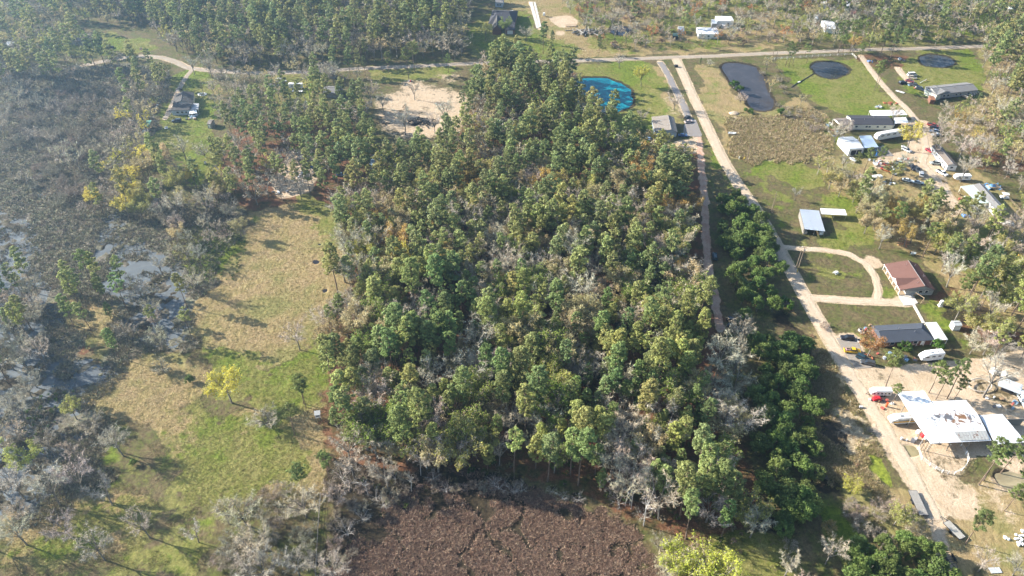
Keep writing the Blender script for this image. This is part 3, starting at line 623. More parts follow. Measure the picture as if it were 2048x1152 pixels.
reg('snagbush', [make_bare(91, 8, 5.5, 6, 5, 3, 3, spread=1.5, bare_up=.12, twl=.7, trunk_r=.13), make_bare(92, 6, 5.0, 7, 4, 3, 3, spread=1.7, bare_up=.1, twl=.6, trunk_r=.12)], WBARK, TWIG)
NAMES = {'pine': 'pine_tree', 'yard_pine': 'pine_tree', 'bare': 'bare_tree', 'bud': 'budding_tree', 'bush': 'bare_bush', 'broad': 'evergreen_tree', 'shrub': 'green_shrub', 'dead': 'dead_tree', 'snagbush': 'dead_thicket_tree'}
CATS = {'pine': 'pine tree', 'yard_pine': 'pine tree', 'bare': 'leafless tree', 'bud': 'budding tree', 'bush': 'bare bush', 'broad': 'evergreen tree', 'shrub': 'shrub', 'dead': 'dead tree', 'snagbush': 'dead tree'}
COL = {'pine': (.20,.245,.09), 'yard_pine': (.175,.215,.07), 'bare': (.47,.42,.35), 'bud': (.46,.40,.30), 'bush': (.30,.255,.20), 'broad': (.135,.185,.05), 'shrub': (.07,.13,.02), 'dead': (.50,.47,.43), 'snagbush': (.27,.24,.21)}
def jit(c, a=.16, r=None):
    r = r or random; k = 1+r.uniform(-a, a); return tuple(max(.003, q*k*(1+r.uniform(-a, a)*.45)) for q in c)
LEAFCOL = {'olive': (.32,.32,.09), 'yellow': (.52,.46,.08), 'tan': (.40,.34,.18), 'lime': (.36,.40,.06), 'rust': (.36,.17,.06), 'green': (.17,.22,.04), 'orange': (.40,.28,.08)}
def tree(kind, x, y, s=1.0, label=None, group=None, col=None, leaf=None, var=None, sz=1.0):
    L = LIB[kind]; d = L[random.randrange(len(L)) if var is None else var]
    z = -.1
    o = empty(NAMES[kind], (x, y, z), random.uniform(0, 6.28)); o.scale = (s, s, s*sz)
    o.rotation_euler[0] = random.gauss(0, .025); o.rotation_euler[1] = random.gauss(0, .025)
    tag(o, label, CATS[kind], group)
    t = link('trunk', d['trunk'], o); c = link('crown' if kind != 'bud' else 'twigs', d['crown'], o)
    c.color = (*jit(col or COL[kind]), 1)
    if 'foliage' in d:
        f = link('crown', d['foliage'], o); f.color = (*jit(LEAFCOL[leaf or 'olive'], .14), 1)
    return o
TREES = []                                         # (kind, x, y, scale, zone, leafcolour)
def spread(poly, kinds, gap, zone, s=(.8, 1.15), seed=1, grow=None, keep=None):
    r = random.Random(seed); Wp = wp(poly); xs = [p[0] for p in Wp]; ys = [p[1] for p in Wp]
    n = int((max(xs)-min(xs))*(max(ys)-min(ys))/(gap*gap)*1.6); X = np.array([r.uniform(min(xs), max(xs)) for _ in range(n)]); Y = np.array([r.uniform(min(ys), max(ys)) for _ in range(n)])
    ok = pip(Wp, X, Y); cell = {}; tot = sum(k[1] for k in kinds)
    for (tk, tx, ty, *_ ) in TREES: cell.setdefault((int(tx//gap), int(ty//gap)), []).append((tx, ty))
    for x, y in zip(X[ok], Y[ok]):
        i, j = int(x//gap), int(y//gap); g2 = gap*r.uniform(.62, 1.0)
        if any((x-a)**2+(y-b)**2 < g2*g2 for di in (-1, 0, 1) for dj in (-1, 0, 1) for a, b in cell.get((i+di, j+dj), [])): continue
        cell.setdefault((i, j), []).append((x, y))
        px, py = P(x, y)
        if any(a < px < c_ and b < py < d_ for a, b, c_, d_ in CLEAR): continue
        if samp(mt_core, np.array([x]), np.array([y]))[0] > .5: continue
        q = r.uniform(0, tot); 
        cl = vn(x, y, 16, 77)                        # kinds stand together in clumps
        q = min(max((cl-.5)*1.7+.5, 0), .999)*tot if r.random() < .45 else q
        for k, wgt, *lc in kinds:
            q -= wgt
            if q <= 0: break
        if trk[0] is not None and samp(trk[0], np.array([x]), np.array([y]))[0] > .5: continue
        TREES.append((k, x, y, r.uniform(*s)*((1.12 if zone in ('central', 'north_wood', 'clearing_west', 'track_edge') else .85) if k == 'bud' or k == 'bare' else 1), zone, r.choice(lc[0]) if lc else None))
mt_core = np.maximum(np.maximum(line_mask(ROAD, 5, .5), line_mask(CROSS, 4.5, .5)), np.maximum(line_mask(TRACK, 3.5, .5), np.maximum(mpond > .5, line_mask(LANE, 3, .5))))
trk = [line_mask([(q[0]-16, q[1]) for q in TRACK], 9.5, .5)]
CLEAR = [(150,55,300,98),(1690,335,1715,350),(1560,400,1700,500),(1640,250,1830,325),(1735,600,1905,735),(1855,285,1930,350),(1925,360,2030,450),(1845,160,1970,225),(1745,540,1890,620),(745,200,930,288),(1560,400,1700,480),(1680,215,1830,320),(1855,285,1920,335),(1860,160,1960,215),(1300,225,1362,275),(1765,525,1880,600),(1735,640,1905,700),(1790,775,2048,905),(338,180,405,245),(973,18,1032,60),(1392,35,1470,75),(1925,360,2020,425),(575,160,612,185),(1380,230,1400,280)]
pn = ('pine', 62); 
wood = [(690,405),(720,370),(770,340),(830,322),(900,300),(940,262),(950,200),(965,150),(1000,135),(1145,160),(1168,215),(1220,262),(1240,292),(1300,330),(1390,335),(1400,420),(1405,520),(1400,640),(1395,760),(1400,840),(1450,1000),(1470,1060),(1420,1100),(1340,1072),(1290,1030),(1230,1000),(1120,975),(1000,955),(880,945),(790,930),(720,915),(672,865),(665,780),(655,735),(665,640),(690,560),(685,480)]
spread([(700,420),(780,350),(900,310),(1000,330),(1180,430),(1150,560),(980,590),(800,560),(720,520)], [('bud', 34, ['tan', 'olive', 'tan', 'orange']), ('bare', 32), ('pine', 34)], 5.0, 'central', (.7, 1.0), 3)
spread([(1180,285),(1240,292),(1390,335),(1400,420),(1405,600),(1300,560),(1200,420)], [('bud', 40, ['tan', 'olive', 'tan', 'orange']), ('bare', 26), ('pine', 34)], 6.0, 'central', (.7, 1.0), 3)
spread(wood, [('pine', 60), ('bare', 24), ('bud', 16, ['olive', 'tan', 'green'])], 4.0, 'central', (.6, 1.15), 2)
spread([(470,250),(520,215),(640,190),(735,225),(745,300),(700,370),(690,410),(620,400),(500,420),(420,400),(440,300)], [('pine', 62), ('bare', 28), ('bud', 10, ['tan', 'olive'])], 5.6, 'clearing_west', (.7, 1.0), 4)
spread([(130,-60),(945,-60),(935,40),(925,112),(850,122),(700,128),(520,136),(430,128),(360,108),(300,70),(130,20)], [('pine', 42), ('bare', 42), ('bud', 16, ['tan', 'olive'])], 5.2, 'north_wood', (.8, 1.15), 5)
spread([(-60,-60),(340,-60),(330,60),(240,98),(120,112),(-60,112)], [('bud', 36, ['tan', 'olive']), ('bare', 40), ('pine', 24)], 6.2, 'north_west', (.85, 1.25), 6)
spread([(-40,112),(160,118),(250,128),(240,150),(60,185),(-40,200)], [('bare', 75), ('pine', 25)], 5.6, 'north_west', (.8, 1.1), 7)
spread([(380,150),(560,165),(560,215),(470,230),(440,330),(425,150)], [('bare', 80), ('bud', 20, ['tan'])], 5.2, 'yard_edge', (.65, .95), 8)
spread([(280,140),(345,150),(320,230),(290,290),(310,330),(370,380),(440,360),(470,420),(330,460),(240,430),(160,440),(200,350),(250,250)], [('bare', 62), ('bud', 28, ['tan', 'olive', 'yellow']), ('pine', 8)], 5.0, 'swamp_edge', (.7, 1.1), 9)
spread([(-60,560),(70,560),(95,640),(105,720),(80,800),(50,900),(-60,980)], [('pine', 22), ('bare', 78)], 5.2, 'swamp_west', (.7, 1.0), 10)
spread([(1440,400),(1500,395),(1530,440),(1560,520),(1560,600),(1540,640),(1480,650),(1455,560),(1440,480)], [('broad', 1)], 4.3, 'hedge_north', (.85, 1.25), 11)
spread([(1500,700),(1560,680),(1610,700),(1620,760),(1630,850),(1635,980),(1620,1050),(1560,1075),(1520,1040),(1500,900)], [('broad', 1)], 4.0, 'hedge_south', (.85, 1.25), 12)
spread([(1690,1110),(1740,1085),(1830,1090),(1880,1120),(1900,1180),(1880,1260),(1690,1260)], [('broad', 1)], 3.3, 'hedge_corner', (.8, 1.1), 13)
spread([(1960,60),(2110,60),(2110,330),(2040,330),(1990,300),(1960,230),(1965,160)], [('bud', 50, ['olive', 'tan', 'green']), ('bare', 28), ('pine', 22)], 5.4, 'east_wood', (.8, 1.1), 14)
spread([(1700,420),(1860,430),(1960,470),(2110,480),(2110,640),(1960,600),(1910,560),(1860,510),(1700,470)], [('bud', 55, ['olive', 'tan', 'tan', 'green', 'olive', 'orange']), ('bare', 25), ('pine', 20)], 5.6, 'east_yards', (.75, 1.1), 15)
spread([(1920,560),(2110,560),(2110,720),(1960,740),(1900,700)], [('pine', 50), ('bud', 30, ['olive']), ('bare', 20)], 6.2, 'east_yards', (.8, 1.1), 16)
spread([(1180,-60),(1560,-60),(1640,0),(1560,92),(1460,92),(1200,100),(1100,-20)], [('bare', 60), ('bud', 32, ['tan', 'olive', 'rust']), ('pine', 8)], 6.8, 'north_brush', (.7, 1.1), 17)
spread([(1600,-60),(2110,-60),(2110,60),(1960,88),(1760,80),(1620,90)], [('bare', 48), ('bud', 36, ['tan', 'olive', 'green']), ('pine', 16)], 6.0, 'north_east', (.75, 1.2), 18)
spread([(1620,330),(1760,360),(1800,420),(1760,470),(1700,440),(1650,380)], [('bud', 60, ['olive', 'tan']), ('bare', 40)], 6.2, 'east_yards', (.65, .95), 19)
spread([(1860,200),(1990,210),(1990,330),(1900,300),(1870,250)], [('bud', 60, ['olive', 'tan', 'olive', 'orange']), ('bare', 40)], 5.4, 'east_yards', (.65, 1.0), 20)
spread([(470,1010),(560,980),(640,980),(630,1240),(430,1240),(430,1110)], [('bush', 60), ('bare', 40)], 3.9, 'south_thicket', (.7, 1.15), 21)
spread([(655,960),(760,950),(830,970),(740,1050),(700,1120),(690,1240),(655,1240)], [('bush', 50), ('bare', 20), ('snagbush', 30)], 3.8, 'south_thicket', (.6, 1.1), 22)
spread([(680,930),(880,955),(1100,978),(1240,1010),(1300,1050),(1230,1020),(1050,985),(860,985),(740,1020)], [('snagbush', 45), ('bush', 45), ('dead', 10)], 2.7, 'moor_edge', (.45, .85), 23)
spread([(1300,1060),(1400,1090),(1420,1200),(1330,1240)], [('bush', 70), ('bare', 30)], 3.8, 'south_thicket', (.7, 1.1), 24)
spread([(1680,990),(1780,985),(1850,1060),(1800,1110),(1700,1090)], [('bush', 70), ('bud', 30, ['olive', 'tan'])], 3.8, 'trailer_brush', (.7, 1.0), 25)
spread([(1560,1080),(1690,1100),(1700,1260),(1580,1260)], [('bare', 60), ('bush', 40)], 4.5, 'corner_brush', (.6, .9), 26)
spread([(1400,700),(1480,690),(1490,820),(1460,950),(1420,860)], [('bare', 80), ('pine', 20)], 7.0, 'track_edge', (.75, 1.1), 27)
spread([(150,560),(215,570),(230,640),(180,690),(130,640)], [('pine', 1)], 7.5, 'island', (.75, .95), 28)
spread([(230,540),(420,560),(400,680),(330,700),(250,690)], [('bare', 60), ('pine', 40)], 8.5, 'swamp_middle', (.6, 1.0), 29)
spread([(350,420),(480,420),(500,470),(440,520),(330,520)], [('bare', 80), ('bud', 20, ['tan'])], 6.5, 'swamp_middle', (.5, .85), 30)
spread([(0,160),(280,180),(250,330),(150,420),(40,380),(0,300)], [('bush', 85), ('bare', 15)], 6.5, 'marsh', (.8, 1.5), 31)
spread([(600,260),(735,250),(760,330),(690,400),(620,390)], [('pine', 1)], 6.5, 'clearing_west', (.75, 1.0), 32)
spread([(1200,300),(1310,290),(1330,330),(1250,330)], [('pine', 50), ('bud', 50, ['olive'])], 8, 'central', (.6, .9), 33)
spread([(0,820),(120,800),(250,830),(260,930),(180,1020),(90,1060),(0,1080)], [('bare', 80), ('bud', 20, ['olive'])], 14, 'swamp_shore', (.6, .9), 34)
spread([(1400,930),(1440,880),(1490,960),(1500,1060),(1450,1080)], [('bare', 40), ('bud', 60, ['olive', 'green'])], 6, 'track_edge', (.7, 1.0), 35)
spread([(1900,700),(2080,690),(2080,770),(1990,740),(1900,735)], [('yard_pine', 60), ('bare', 40)], 9, 'east_yards', (.7, .9), 36)
spread([(1560,52),(1700,60),(1850,60),(1960,80),(1950,92),(1760,96),(1600,100)], [('bud', 40, ['olive', 'tan']), ('bare', 40), ('pine', 20)], 7.5, 'north_east', (.7, 1.0), 37)
spread([(430,150),(720,146),(725,168),(560,190),(440,190)], [('bare', 60), ('bud', 20, ['tan']), ('pine', 20)], 6, 'yard_edge', (.7, 1.0), 38)
spread([(380,120),(520,128),(850,120),(935,112),(940,128),(820,133),(430,142)], [('bare', 60), ('pine', 40)], 7, 'north_wood', (.6, .9), 39)
spread([(1850,195),(1960,225),(2100,230),(2100,480),(2030,440),(2000,370),(1940,340),(1900,250)], [('bare', 50), ('bud', 35, ['olive', 'tan']), ('pine', 15)], 6, 'east_yards', (.6, 1.0), 41)
spread([(1950,500),(2100,500),(2100,760),(2000,720),(1930,640)], [('bare', 40), ('bud', 40, ['olive', 'tan']), ('pine', 20)], 6, 'east_yards', (.65, 1.0), 42)
spread([(1500,130),(1540,140),(1590,200),(1650,250),(1640,270),(1570,240)], [('bush', 80), ('bud', 20, ['tan'])], 5, 'pond_brush', (.6, 1.0), 43)
ZT = {'pond_brush': ('in the rough strip between long dark pond and pasture', 'beside the long pond'),  # zone: (what singles the group out, group name)
 'central': ('crowded in the wide central wood', 'of the central wood'), 'clearing_west': ('in the wood west of the bare sandy clearing', 'west of the clearing'),
 'north_wood': ('in the hazy wood behind the grey cross road', 'behind the cross road'), 'north_west': ('in the hazy far left corner by the scattered houses', 'in the far left corner'),
 'yard_edge': ('at the right edge of the lawn with the dark roofed house', 'beside the left lawn'), 'swamp_edge': ('along the bank between grey marsh and left lawn', 'along the marsh bank'),
 'swamp_west': ('standing in the blue grey swamp at the left border', 'in the left swamp'), 'hedge_north': ('in the dense belt beside the road and parked trailers', 'of the northern belt'),
 'hedge_south': ('in the long dense belt left of the roadside ditch', 'of the southern belt'), 'hedge_corner': ('in the dense clump below the brush by the trailers', 'of the corner clump'),
 'east_wood': ('in the wood at the far right border', 'of the right border wood'), 'east_yards': ('in the yards behind the brown and dark roofed houses', 'of the right yards'),
 'north_brush': ('in the reddish brush field beyond the cross road', 'in the far brush field'), 'north_east': ('around the small far houses at top right', 'at top right'),
 'south_thicket': ('in the grey thicket at the bottom beside the brown moor', 'of the bottom thicket'), 'moor_edge': ('at the dark wet edge between wood and brown moor', 'of the moor edge'),
 'trailer_brush': ('in the tan brush left of the long flat trailer', 'left of the trailers'), 'corner_brush': ('between the bright grass and the dark evergreen clump at the bottom', 'of the bottom brush'),
 'swamp_shore': ('at the lower left swamp shore', 'of the lower left shore'),
 'track_edge': ('on the shaded red ground beside the dense belt', 'beside the dense belt'), 'island': ('on the red brown island in the swamp', 'of the swamp island'),
 'swamp_middle': ('scattered in the wet ground left of the tan field', 'of the wet ground'), 'marsh': ('in the open grey brown marsh at upper left', 'of the open marsh')}
ADJ = {'pine': 'green bushy crowned pine', 'yard_pine': 'tall pine', 'bare': 'grey leafless tree', 'bud': 'tree in thin spring leaf', 'bush': 'low grey leafless bush', 'broad': 'dark glossy evergreen tree', 'shrub': 'small leafy shrub', 'dead': 'slender white dead trunk', 'snagbush': 'bleached tangled dead tree'}
PL = {'pine': 'pines ', 'yard_pine': 'pines ', 'bare': 'leafless trees ', 'bud': 'budding trees ', 'bush': 'bushes ', 'broad': 'evergreens ', 'shrub': 'shrubs ', 'dead': 'dead trunks ', 'snagbush': 'dead trees '}
# hand-placed trees: kind, base pixel, scale, own label, leaf colour, variant
HAND = [('bare', 830,200, .7, 'leafless tree on the upper middle of the sandy clearing', None, 4), ('pine', 925,240, .75, 'pine standing at the lower right rim of the sandy clearing', None, 7), ('bare', 870,268, .7, 'leafless tree on the near rim of the sandy clearing', None, 2), ('bare', 225,1010, .8, 'leafless tree alone on the lower left field, upper one', None, 4), ('bare', 300,1075, .7, 'leafless tree alone on the lower left field, middle one', None, 2), ('bare', 210,1120, .85, 'leafless tree alone on the lower left field, lowest one', None, 0), ('bare', 120,1010, .95, 'broad leafless tree where the lower left shore meets the field', None, 2), ('yard_pine', 590,870, .6, 'thin pine on the green field left of the hunting stand', None, 1), ('bare', 600,700, .8, 'pale leafless tree at the left flank of the wood by the tan field', None, 0), ('bare', 655,660, .9, 'whitish leafless tree at the corner of wood and tan field', None, 1),
 ('yard_pine', 1771,773, .70, 'leaning pine with its trunk foot behind the white horse trailer', None, 0),
 ('yard_pine', 1931,1087, .66, 'pine whose bare trunk rises at the end of the small flat trailer', None, 0),
 ('yard_pine', 1957,970, .70, 'left pine of the close pair right of the white corral', None, 1), ('yard_pine', 1967,962, .76, 'right pine of the close pair right of the white corral', None, 1),
 ('yard_pine', 2002,946, .76, 'thick pine at the near side of the right muddy pond', None, 2), ('yard_pine', 2026,995, .68, 'pine just below the right muddy pond', None, 0),
 ('yard_pine', 2008,1022, .6, 'short pine between the muddy pond and the white rubble', None, 2), ('bare', 1956,1142, .6, 'small pale leafless tree above the white sheet at bottom right', None, 0),
 ('bare', 2025,1150, .6, 'leafless tree at the bottom right corner', None, 1), ('bare', 1966,794, 1.15, 'big bent leafless trunk in front of the metal hay shelter', None, 0),
 ('yard_pine', 1858,786, .62, 'small pine directly behind the barn ridge, left of its group', None, 0), ('yard_pine', 1872,799, .62, 'middle small pine behind the white barn roof', None, 2), ('yard_pine', 1894,797, .7, 'taller pine behind the white barn roof', None, 1), ('yard_pine', 1908,800, .5, 'short pine at the right of the group behind the barn', None, 2),
 ('yard_pine', 1784,808, .40, 'low green tree between horse trailer and yellow striped bus', None, 0),
 ('bud', 1735,712, .75, 'rust coloured tree in a ring bed beside the yellow pickup', 'rust', 1), ('shrub', 1808,700, 1.8, 'leafy evergreen at the front wall of the dark roofed house', None, 0), ('shrub', 1873,700, 1.5, 'evergreen at the front corner under the white carport', None, 2),
 ('yard_pine', 1917,614, .66, 'pine left of the pair beyond the small white shed', None, 0), ('yard_pine', 1928,614, .78, 'paired pine behind the small white shed, taller one', None, 1), ('yard_pine', 1958,622, .74, 'pine right of the pair beyond the small white shed', None, 2), ('yard_pine', 1996,590, .66, 'pine on the bare ground at the right of the brown roofed house', None, 2),
 ('bare', 1893,574, .85, 'pale forked leafless tree right of the brown roofed house', None, 2), ('bare', 1883,543, .6, 'smaller leafless tree behind the brown roof', None, 0),
 ('yard_pine', 1782,478, .78, 'tall slender pine above the loop driveway', None, 0), ('bare', 1758,498, .62, 'stunted leafless tree above the loop driveway', None, 2), ('yard_pine', 1845,515, .7, 'pine touching the far edge of the brown roof', None, 1), ('bud', 1868,508, .85, 'broad spreading tree behind the brown roofed house', 'olive', 3),
 ('yard_pine', 1858,451, .7, 'pine in the yard below the silver junk, mid slope', None, 0), ('yard_pine', 1908,449, .7, 'pine in the yard left of the round trampoline', None, 2), ('bare', 1938,466, 1.0, 'big dark leafless tree in front of the trampoline', None, 0), ('yard_pine', 2035,438, .5, 'pine right of the long grey roofed mobile home', None, 2), ('bare', 1732,420, .8, 'leafless tree above the pile of brush', None, 2), ('bud', 1842,437, .8, 'orange tinted tree in the yard of bare ground', 'orange', 0),
 ('bare', 1668,286, .9, 'leafless tree left of the white metal garage', None, 1), ('bare', 1694,266, .7, 'leafless tree in front of the green grey porch', None, 3), ('bare', 1781,250, .75, 'leafless tree in front of the dark gabled mobile home', None, 0), ('bud', 1812,302, 1.0, 'yellowish tree rising from the junk in the trailer yard', 'yellow', 0),
 ('yard_pine', 1725,352, .62, 'pine beside the asphalt slab of the white garage', None, 1), ('yard_pine', 1752,342, .62, 'pine in front of the white garage', None, 2), ('yard_pine', 1707,350, .5, 'thin pine left of the two before the white garage', None, 0), ('bare', 1802,346, .7, 'leafless tree among the junk cars', None, 0), ('bare', 1868,313, .85, 'dark leafless tree at the wall of the diagonal mobile home', None, 2), ('bare', 1914,322, .9, 'pale leafless tree right of the diagonal mobile home', None, 0), ('bare', 1920,364, .8, 'pale leafless tree in front of the white camper', None, 2), ('bud', 1780,365, .75, 'olive tree in front of the white van in the junk yard', 'olive', 0),
 ('yard_pine', 1749,180, .72, 'left twin pine beside the farm lane', None, 0), ('yard_pine', 1754,176, .66, 'right twin pine beside the farm lane', None, 1),
 ('yard_pine', 1571,133, .62, 'leftmost pine on the pasture by the cross road', None, 1), ('yard_pine', 1577,134, .56, 'second pine of the row on the pasture by the cross road', None, 2), ('yard_pine', 1585,130, .6, 'third pine of the row on the pasture by the cross road', None, 0), ('yard_pine', 1609,117, .45, 'small pine touching the white fence', None, 2), ('yard_pine', 1613,127, .45, 'pine between fence and round pond', None, 1), ('yard_pine', 1676,108, .95, 'large pine at the right end of the white fence', None, 2), ('yard_pine', 1683,113, .6, 'pine behind the round pond, right one', None, 0), ('yard_pine', 1700,104, .8, 'pine beside the gate of the farm lane', None, 1), ('bud', 1705,104, .7, 'orange leafed tree at the end of the white fence', 'orange', 0), ('yard_pine', 1718,122, .5, 'pine in front of the farm lane gate', None, 2),
 ('pine', 1780,118, .85, 'bushy pine above the start of the yard lane, front', None, 2), ('pine', 1760,112, .9, 'bushy pine left of the yard lane, behind the blue tarp', None, 0), ('pine', 1795,108, .8, 'bushy pine right of the yard lane', None, 1), ('pine', 1768,92, .95, 'tall dark pine behind the junction of road and lane', None, 6),
 ('pine', 1932,220, .55, 'short bushy pine below the wooden deck', None, 5), ('pine', 1952,215, .5, 'short bushy pine right of the wooden deck', None, 3), ('yard_pine', 1968,170, .75, 'thin pine right of the long grey roofed house', None, 1), ('bare', 1996,245, .8, 'leafless tree left of the white vehicle at the right border', None, 2),
 ('bud', 1282,173, .75, 'yellow green tree on the lawn above the turquoise pond', 'yellow', 2), ('bare', 1238,137, .6, 'small leafless tree on the lawn by the cross road', None, 0), ('bare', 1348,220, .75, 'leafless tree left of the asphalt driveway', None, 1), ('pine', 1281,346, .7, 'dark slim pine below the grey roofed house', None, 3), ('pine', 1283,292, .55, 'pine left of the grey roofed house', None, 1), ('bare', 1283,250, .6, 'pale leafless tree left of the grey roof', None, 4), ('bud', 1330,290, .55, 'thin green tree in front of the grey roofed house', 'olive', 1), ('pine', 1318,310, .5, 'low pine in front of the grey roofed house', None, 5), ('pine', 1400,130, .3, 'small pine beside the road junction', None, 5), ('bare', 1420,132, .4, 'small leafless tree right of the road junction', None, 3), ('bare', 1480,205, .6, 'pale leafless tree on the near bank of the long dark pond', None, 3), ('shrub', 1468,175, 2.0, 'green shrub on the left bank of the long dark pond', None, 0), ('shrub', 1478,188, 1.7, 'darker shrub on the left bank of the long dark pond', None, 2), ('shrub', 1497,226, 1.6, 'green shrub at the lower end of the long pond', None, 1), ('shrub', 1560,232, 1.5, 'green shrub right of the long pond tip', None, 2),
 ('bare', 1589,400, .45, 'lone small leafless tree on the right grass field', None, 4), ('pine', 1198,108, .6, 'lone pine left of the yellow green tree at the far roadside', None, 1), ('pine', 1086,108, .9, 'pine at the tip of the wood where it meets the road', None, 0),
 ('bare', 658,158, .95, 'broad leafless tree beside the grey house, left one', None, 3), ('bare', 668,168, .9, 'broad leafless tree beside the grey house, right one', None, 0), ('pine', 731,152, .6, 'pine at the upper left corner of the sandy clearing', None, 1), ('bare', 744,214, .95, 'leafless tree at the left edge of the sandy clearing', None, 2), ('bare', 768,229, .8, 'dark leafless tree on the left part of the sand', None, 0), ('bare', 811,270, 1.05, 'bare bent pine trunk in the middle of the sandy clearing', None, 4), ('bare', 892,250, .85, 'leafless tree at the right side of the sand', None, 2), ('yard_pine', 818,158, .75, 'tall thin pine at the top of the clearing', None, 1), ('yard_pine', 830,145, .85, 'tallest pine above the sandy clearing', None, 2), ('yard_pine', 778,150, .6, 'pine above the left end of the clearing', None, 0), ('yard_pine', 940,222, .7, 'pine at the right edge of the sandy clearing', None, 0), ('yard_pine', 897,146, .55, 'pine beside the cross road above the clearing', None, 2),
 ('bud', 1012,75, .8, 'green leafed tree on the lawn below the dark roofed manor', 'green', 2), ('bud', 972,82, .8, 'pale tree left below the dark roofed manor', 'olive', 0), ('bare', 1052,82, .75, 'pale grey tree right below the dark roofed manor', None, 1), ('pine', 1105,90, .6, 'pine beside the far sandy patch', None, 5),
 ('bare', 390,150, .8, 'leafless tree on the lawn by the road bend', None, 4), ('bare', 425,157, .95, 'tall leafless tree on the lawn by the road bend', None, 2), ('bare', 412,315, .8, 'leafless tree at the lower end of the left lawn', None, 3), ('bare', 373,322, .9, 'leaning dark leafless tree on the left lawn', None, 4), ('bud', 265,372, .95, 'yellow tree nearest the marsh, the brightest at the left', 'yellow', 3), ('bud', 300,360, 1.0, 'tan tree behind the bright yellow one', 'tan', 1), ('bud', 330,345, .95, 'golden tan tree below the left lawn', 'tan', 0), ('bud', 365,392, .9, 'tan tree nearest the tan field', 'olive', 2), ('bare', 460,432, .8, 'round grey bushy tree at the top of the tan field', None, 3),
 ('pine', 173,608, .8, 'tallest pine on the swamp island', None, 7), ('yard_pine', 193,584, .8, 'slim pine at the back of the swamp island', None, 1), ('pine', 222,640, .55, 'bushy pine at the near end of the swamp island', None, 5), ('pine', 240,718, .72, 'leafy pine at the edge of the reddish field', None, 1), ('pine', 318,672, .72, 'ragged grey green tree left of the tan field', None, 7), ('bare', 380,524, .7, 'slender leafless tree in the wet ground', None, 4), ('bare', 402,530, .6, 'second slender leafless tree in the wet ground', None, 2), ('bare', 388,585, .5, 'lone dead looking tree at the left tip of the tan field', None, 0), ('bare', 330,745, .55, 'fallen looking leafless tree below the reddish field', None, 3), ('broad', 380,765, .6, 'dark green bush beside the fallen looking tree', None, 4),
 ('bud', 464,806, 1.0, 'bright yellow leaning tree on the field', 'yellow', 0), ('bare', 535,852, .82, 'round grey leafless tree on the green field', None, 3), ('yard_pine', 608,808, .62, 'left pine of two on the field above the tree stand', None, 0), ('yard_pine', 612,815, .5, 'right pine of two on the field above the tree stand', None, 1),
 ('bare', 192,865, .72, 'small wide leafless tree at the swamp shore', None, 3), ('bare', 247,912, .8, 'leafless tree with a dark bush at its foot', None, 0), ('broad', 268,928, .45, 'dark round bush at the foot of a leafless tree', None, 4), ('bare', 172,990, .95, 'large grey leafless tree on the lower left shore', None, 2), ('bare', 155,920, .6, 'short broken leafless tree on the lower left shore', None, 4), ('bud', 66,945, .85, 'pale green tree standing in the lower left swamp', 'olive', 0), ('bare', 50,1000, .9, 'dark leafless tree in the lower left swamp', None, 2), ('bare', 140,1072, .8, 'grey leafless tree casting the longest shadow over the field', None, 3), ('bare', 55,1090, .8, 'leafless tree at the lower left border', None, 0), ('bare', -10,1100, .8, 'leafless tree cut by the left border', None, 1),
 ('bare', 398,1085, .55, 'leafless tree standing alone near the bottom thicket', None, 4), ('bare', 460,1118, .5, 'broken leafless trunk near the bottom thicket', None, 4), ('yard_pine', 660,960, .6, 'thin pine by the fence line above the thicket', None, 2), ('yard_pine', 610,990, .6, 'thin pine at the edge of the field and the thicket', None, 0), ('bare', 700,925, .9, 'leaning pale leafless tree at the lower left corner of the wood', None, 2),
 ('dead', 1233,975, 1.05, 'tall white dead tree against the dark wood', None, 0), ('dead', 1287,1052, 1.1, 'white feathery dead tree beside the moor', None, 0), ('dead', 1250,1012, .8, 'white trunk left of the feathery dead tree', None, 1), ('dead', 1262,1018, .85, 'white trunk nearest the feathery dead tree', None, 1),
 ('bud', 1395,1168, 1.15, 'large lime yellow tree at the bottom', 'lime', 3), ('bud', 1352,1155, .9, 'smaller lime yellow tree at the bottom', 'lime', 1), ('bud', 1430,1185, 1.0, 'lime yellow tree cut by the bottom border', 'lime', 0),
 ('bud', 1455,1030, .8, 'leafy light green tree at the lower right of the wood', 'green', 3), ('bare', 1500,1075, .75, 'pale leafless tree in the shade by the bright grass', None, 0), ('bud', 1700,985, .5, 'small yellow green tree beside the algae', 'yellow', 3), ('bush', 1598,738, 1.3, 'reddish brown bush at the right side of the dense belt', None, 0), ('bush', 1648,655, .9, 'brown bush at the roadside opposite the loop driveway', None, 2), ('shrub', 1570,612, 1.9, 'round green shrub at the end of the northern belt', None, 1), ('bud', 1655,1062, .35, 'small bright orange bush beside the evergreen clump', 'orange', 3),
 ('bud', 1448,870, 1.2, 'large tan leafless looking tree beside the dense belt', 'tan', 3), ('bare', 1415,790, 1.1, 'large pale leafless tree right of the central wood', None, 3), ('broad', 745,560, 1.1, 'bright green dense tree in the upper part of the central wood', None, 1), ('bud', 740,545, 1.0, 'yellow tree at the upper left of the central wood', 'yellow', 2), ('bud', 808,560, 1.1, 'tall yellow tree in the upper part of the central wood', 'yellow', 0), ('bud', 1040,290, .9, 'golden tree near the top of the central wood', 'yellow', 1), ('bud', 1130,360, 1.1, 'olive yellow tree below the turquoise pond', 'olive', 3),
 ('pine', 1470,655, .35, 'small pine between the two parked dark cars and the belt', None, 5)]
for k, px, py, s, lb, lc, vr in HAND:
    p = G(px, py); tree(k, p.x, p.y, s, lb, None, None, lc, vr)
cap = {'pine': 240, 'bare': 270, 'bud': 250, 'broad': 250, 'bush': 230, 'snagbush': 220, 'dead': 60}
NC = {'central': (.115,.155,.042)}
by = {}
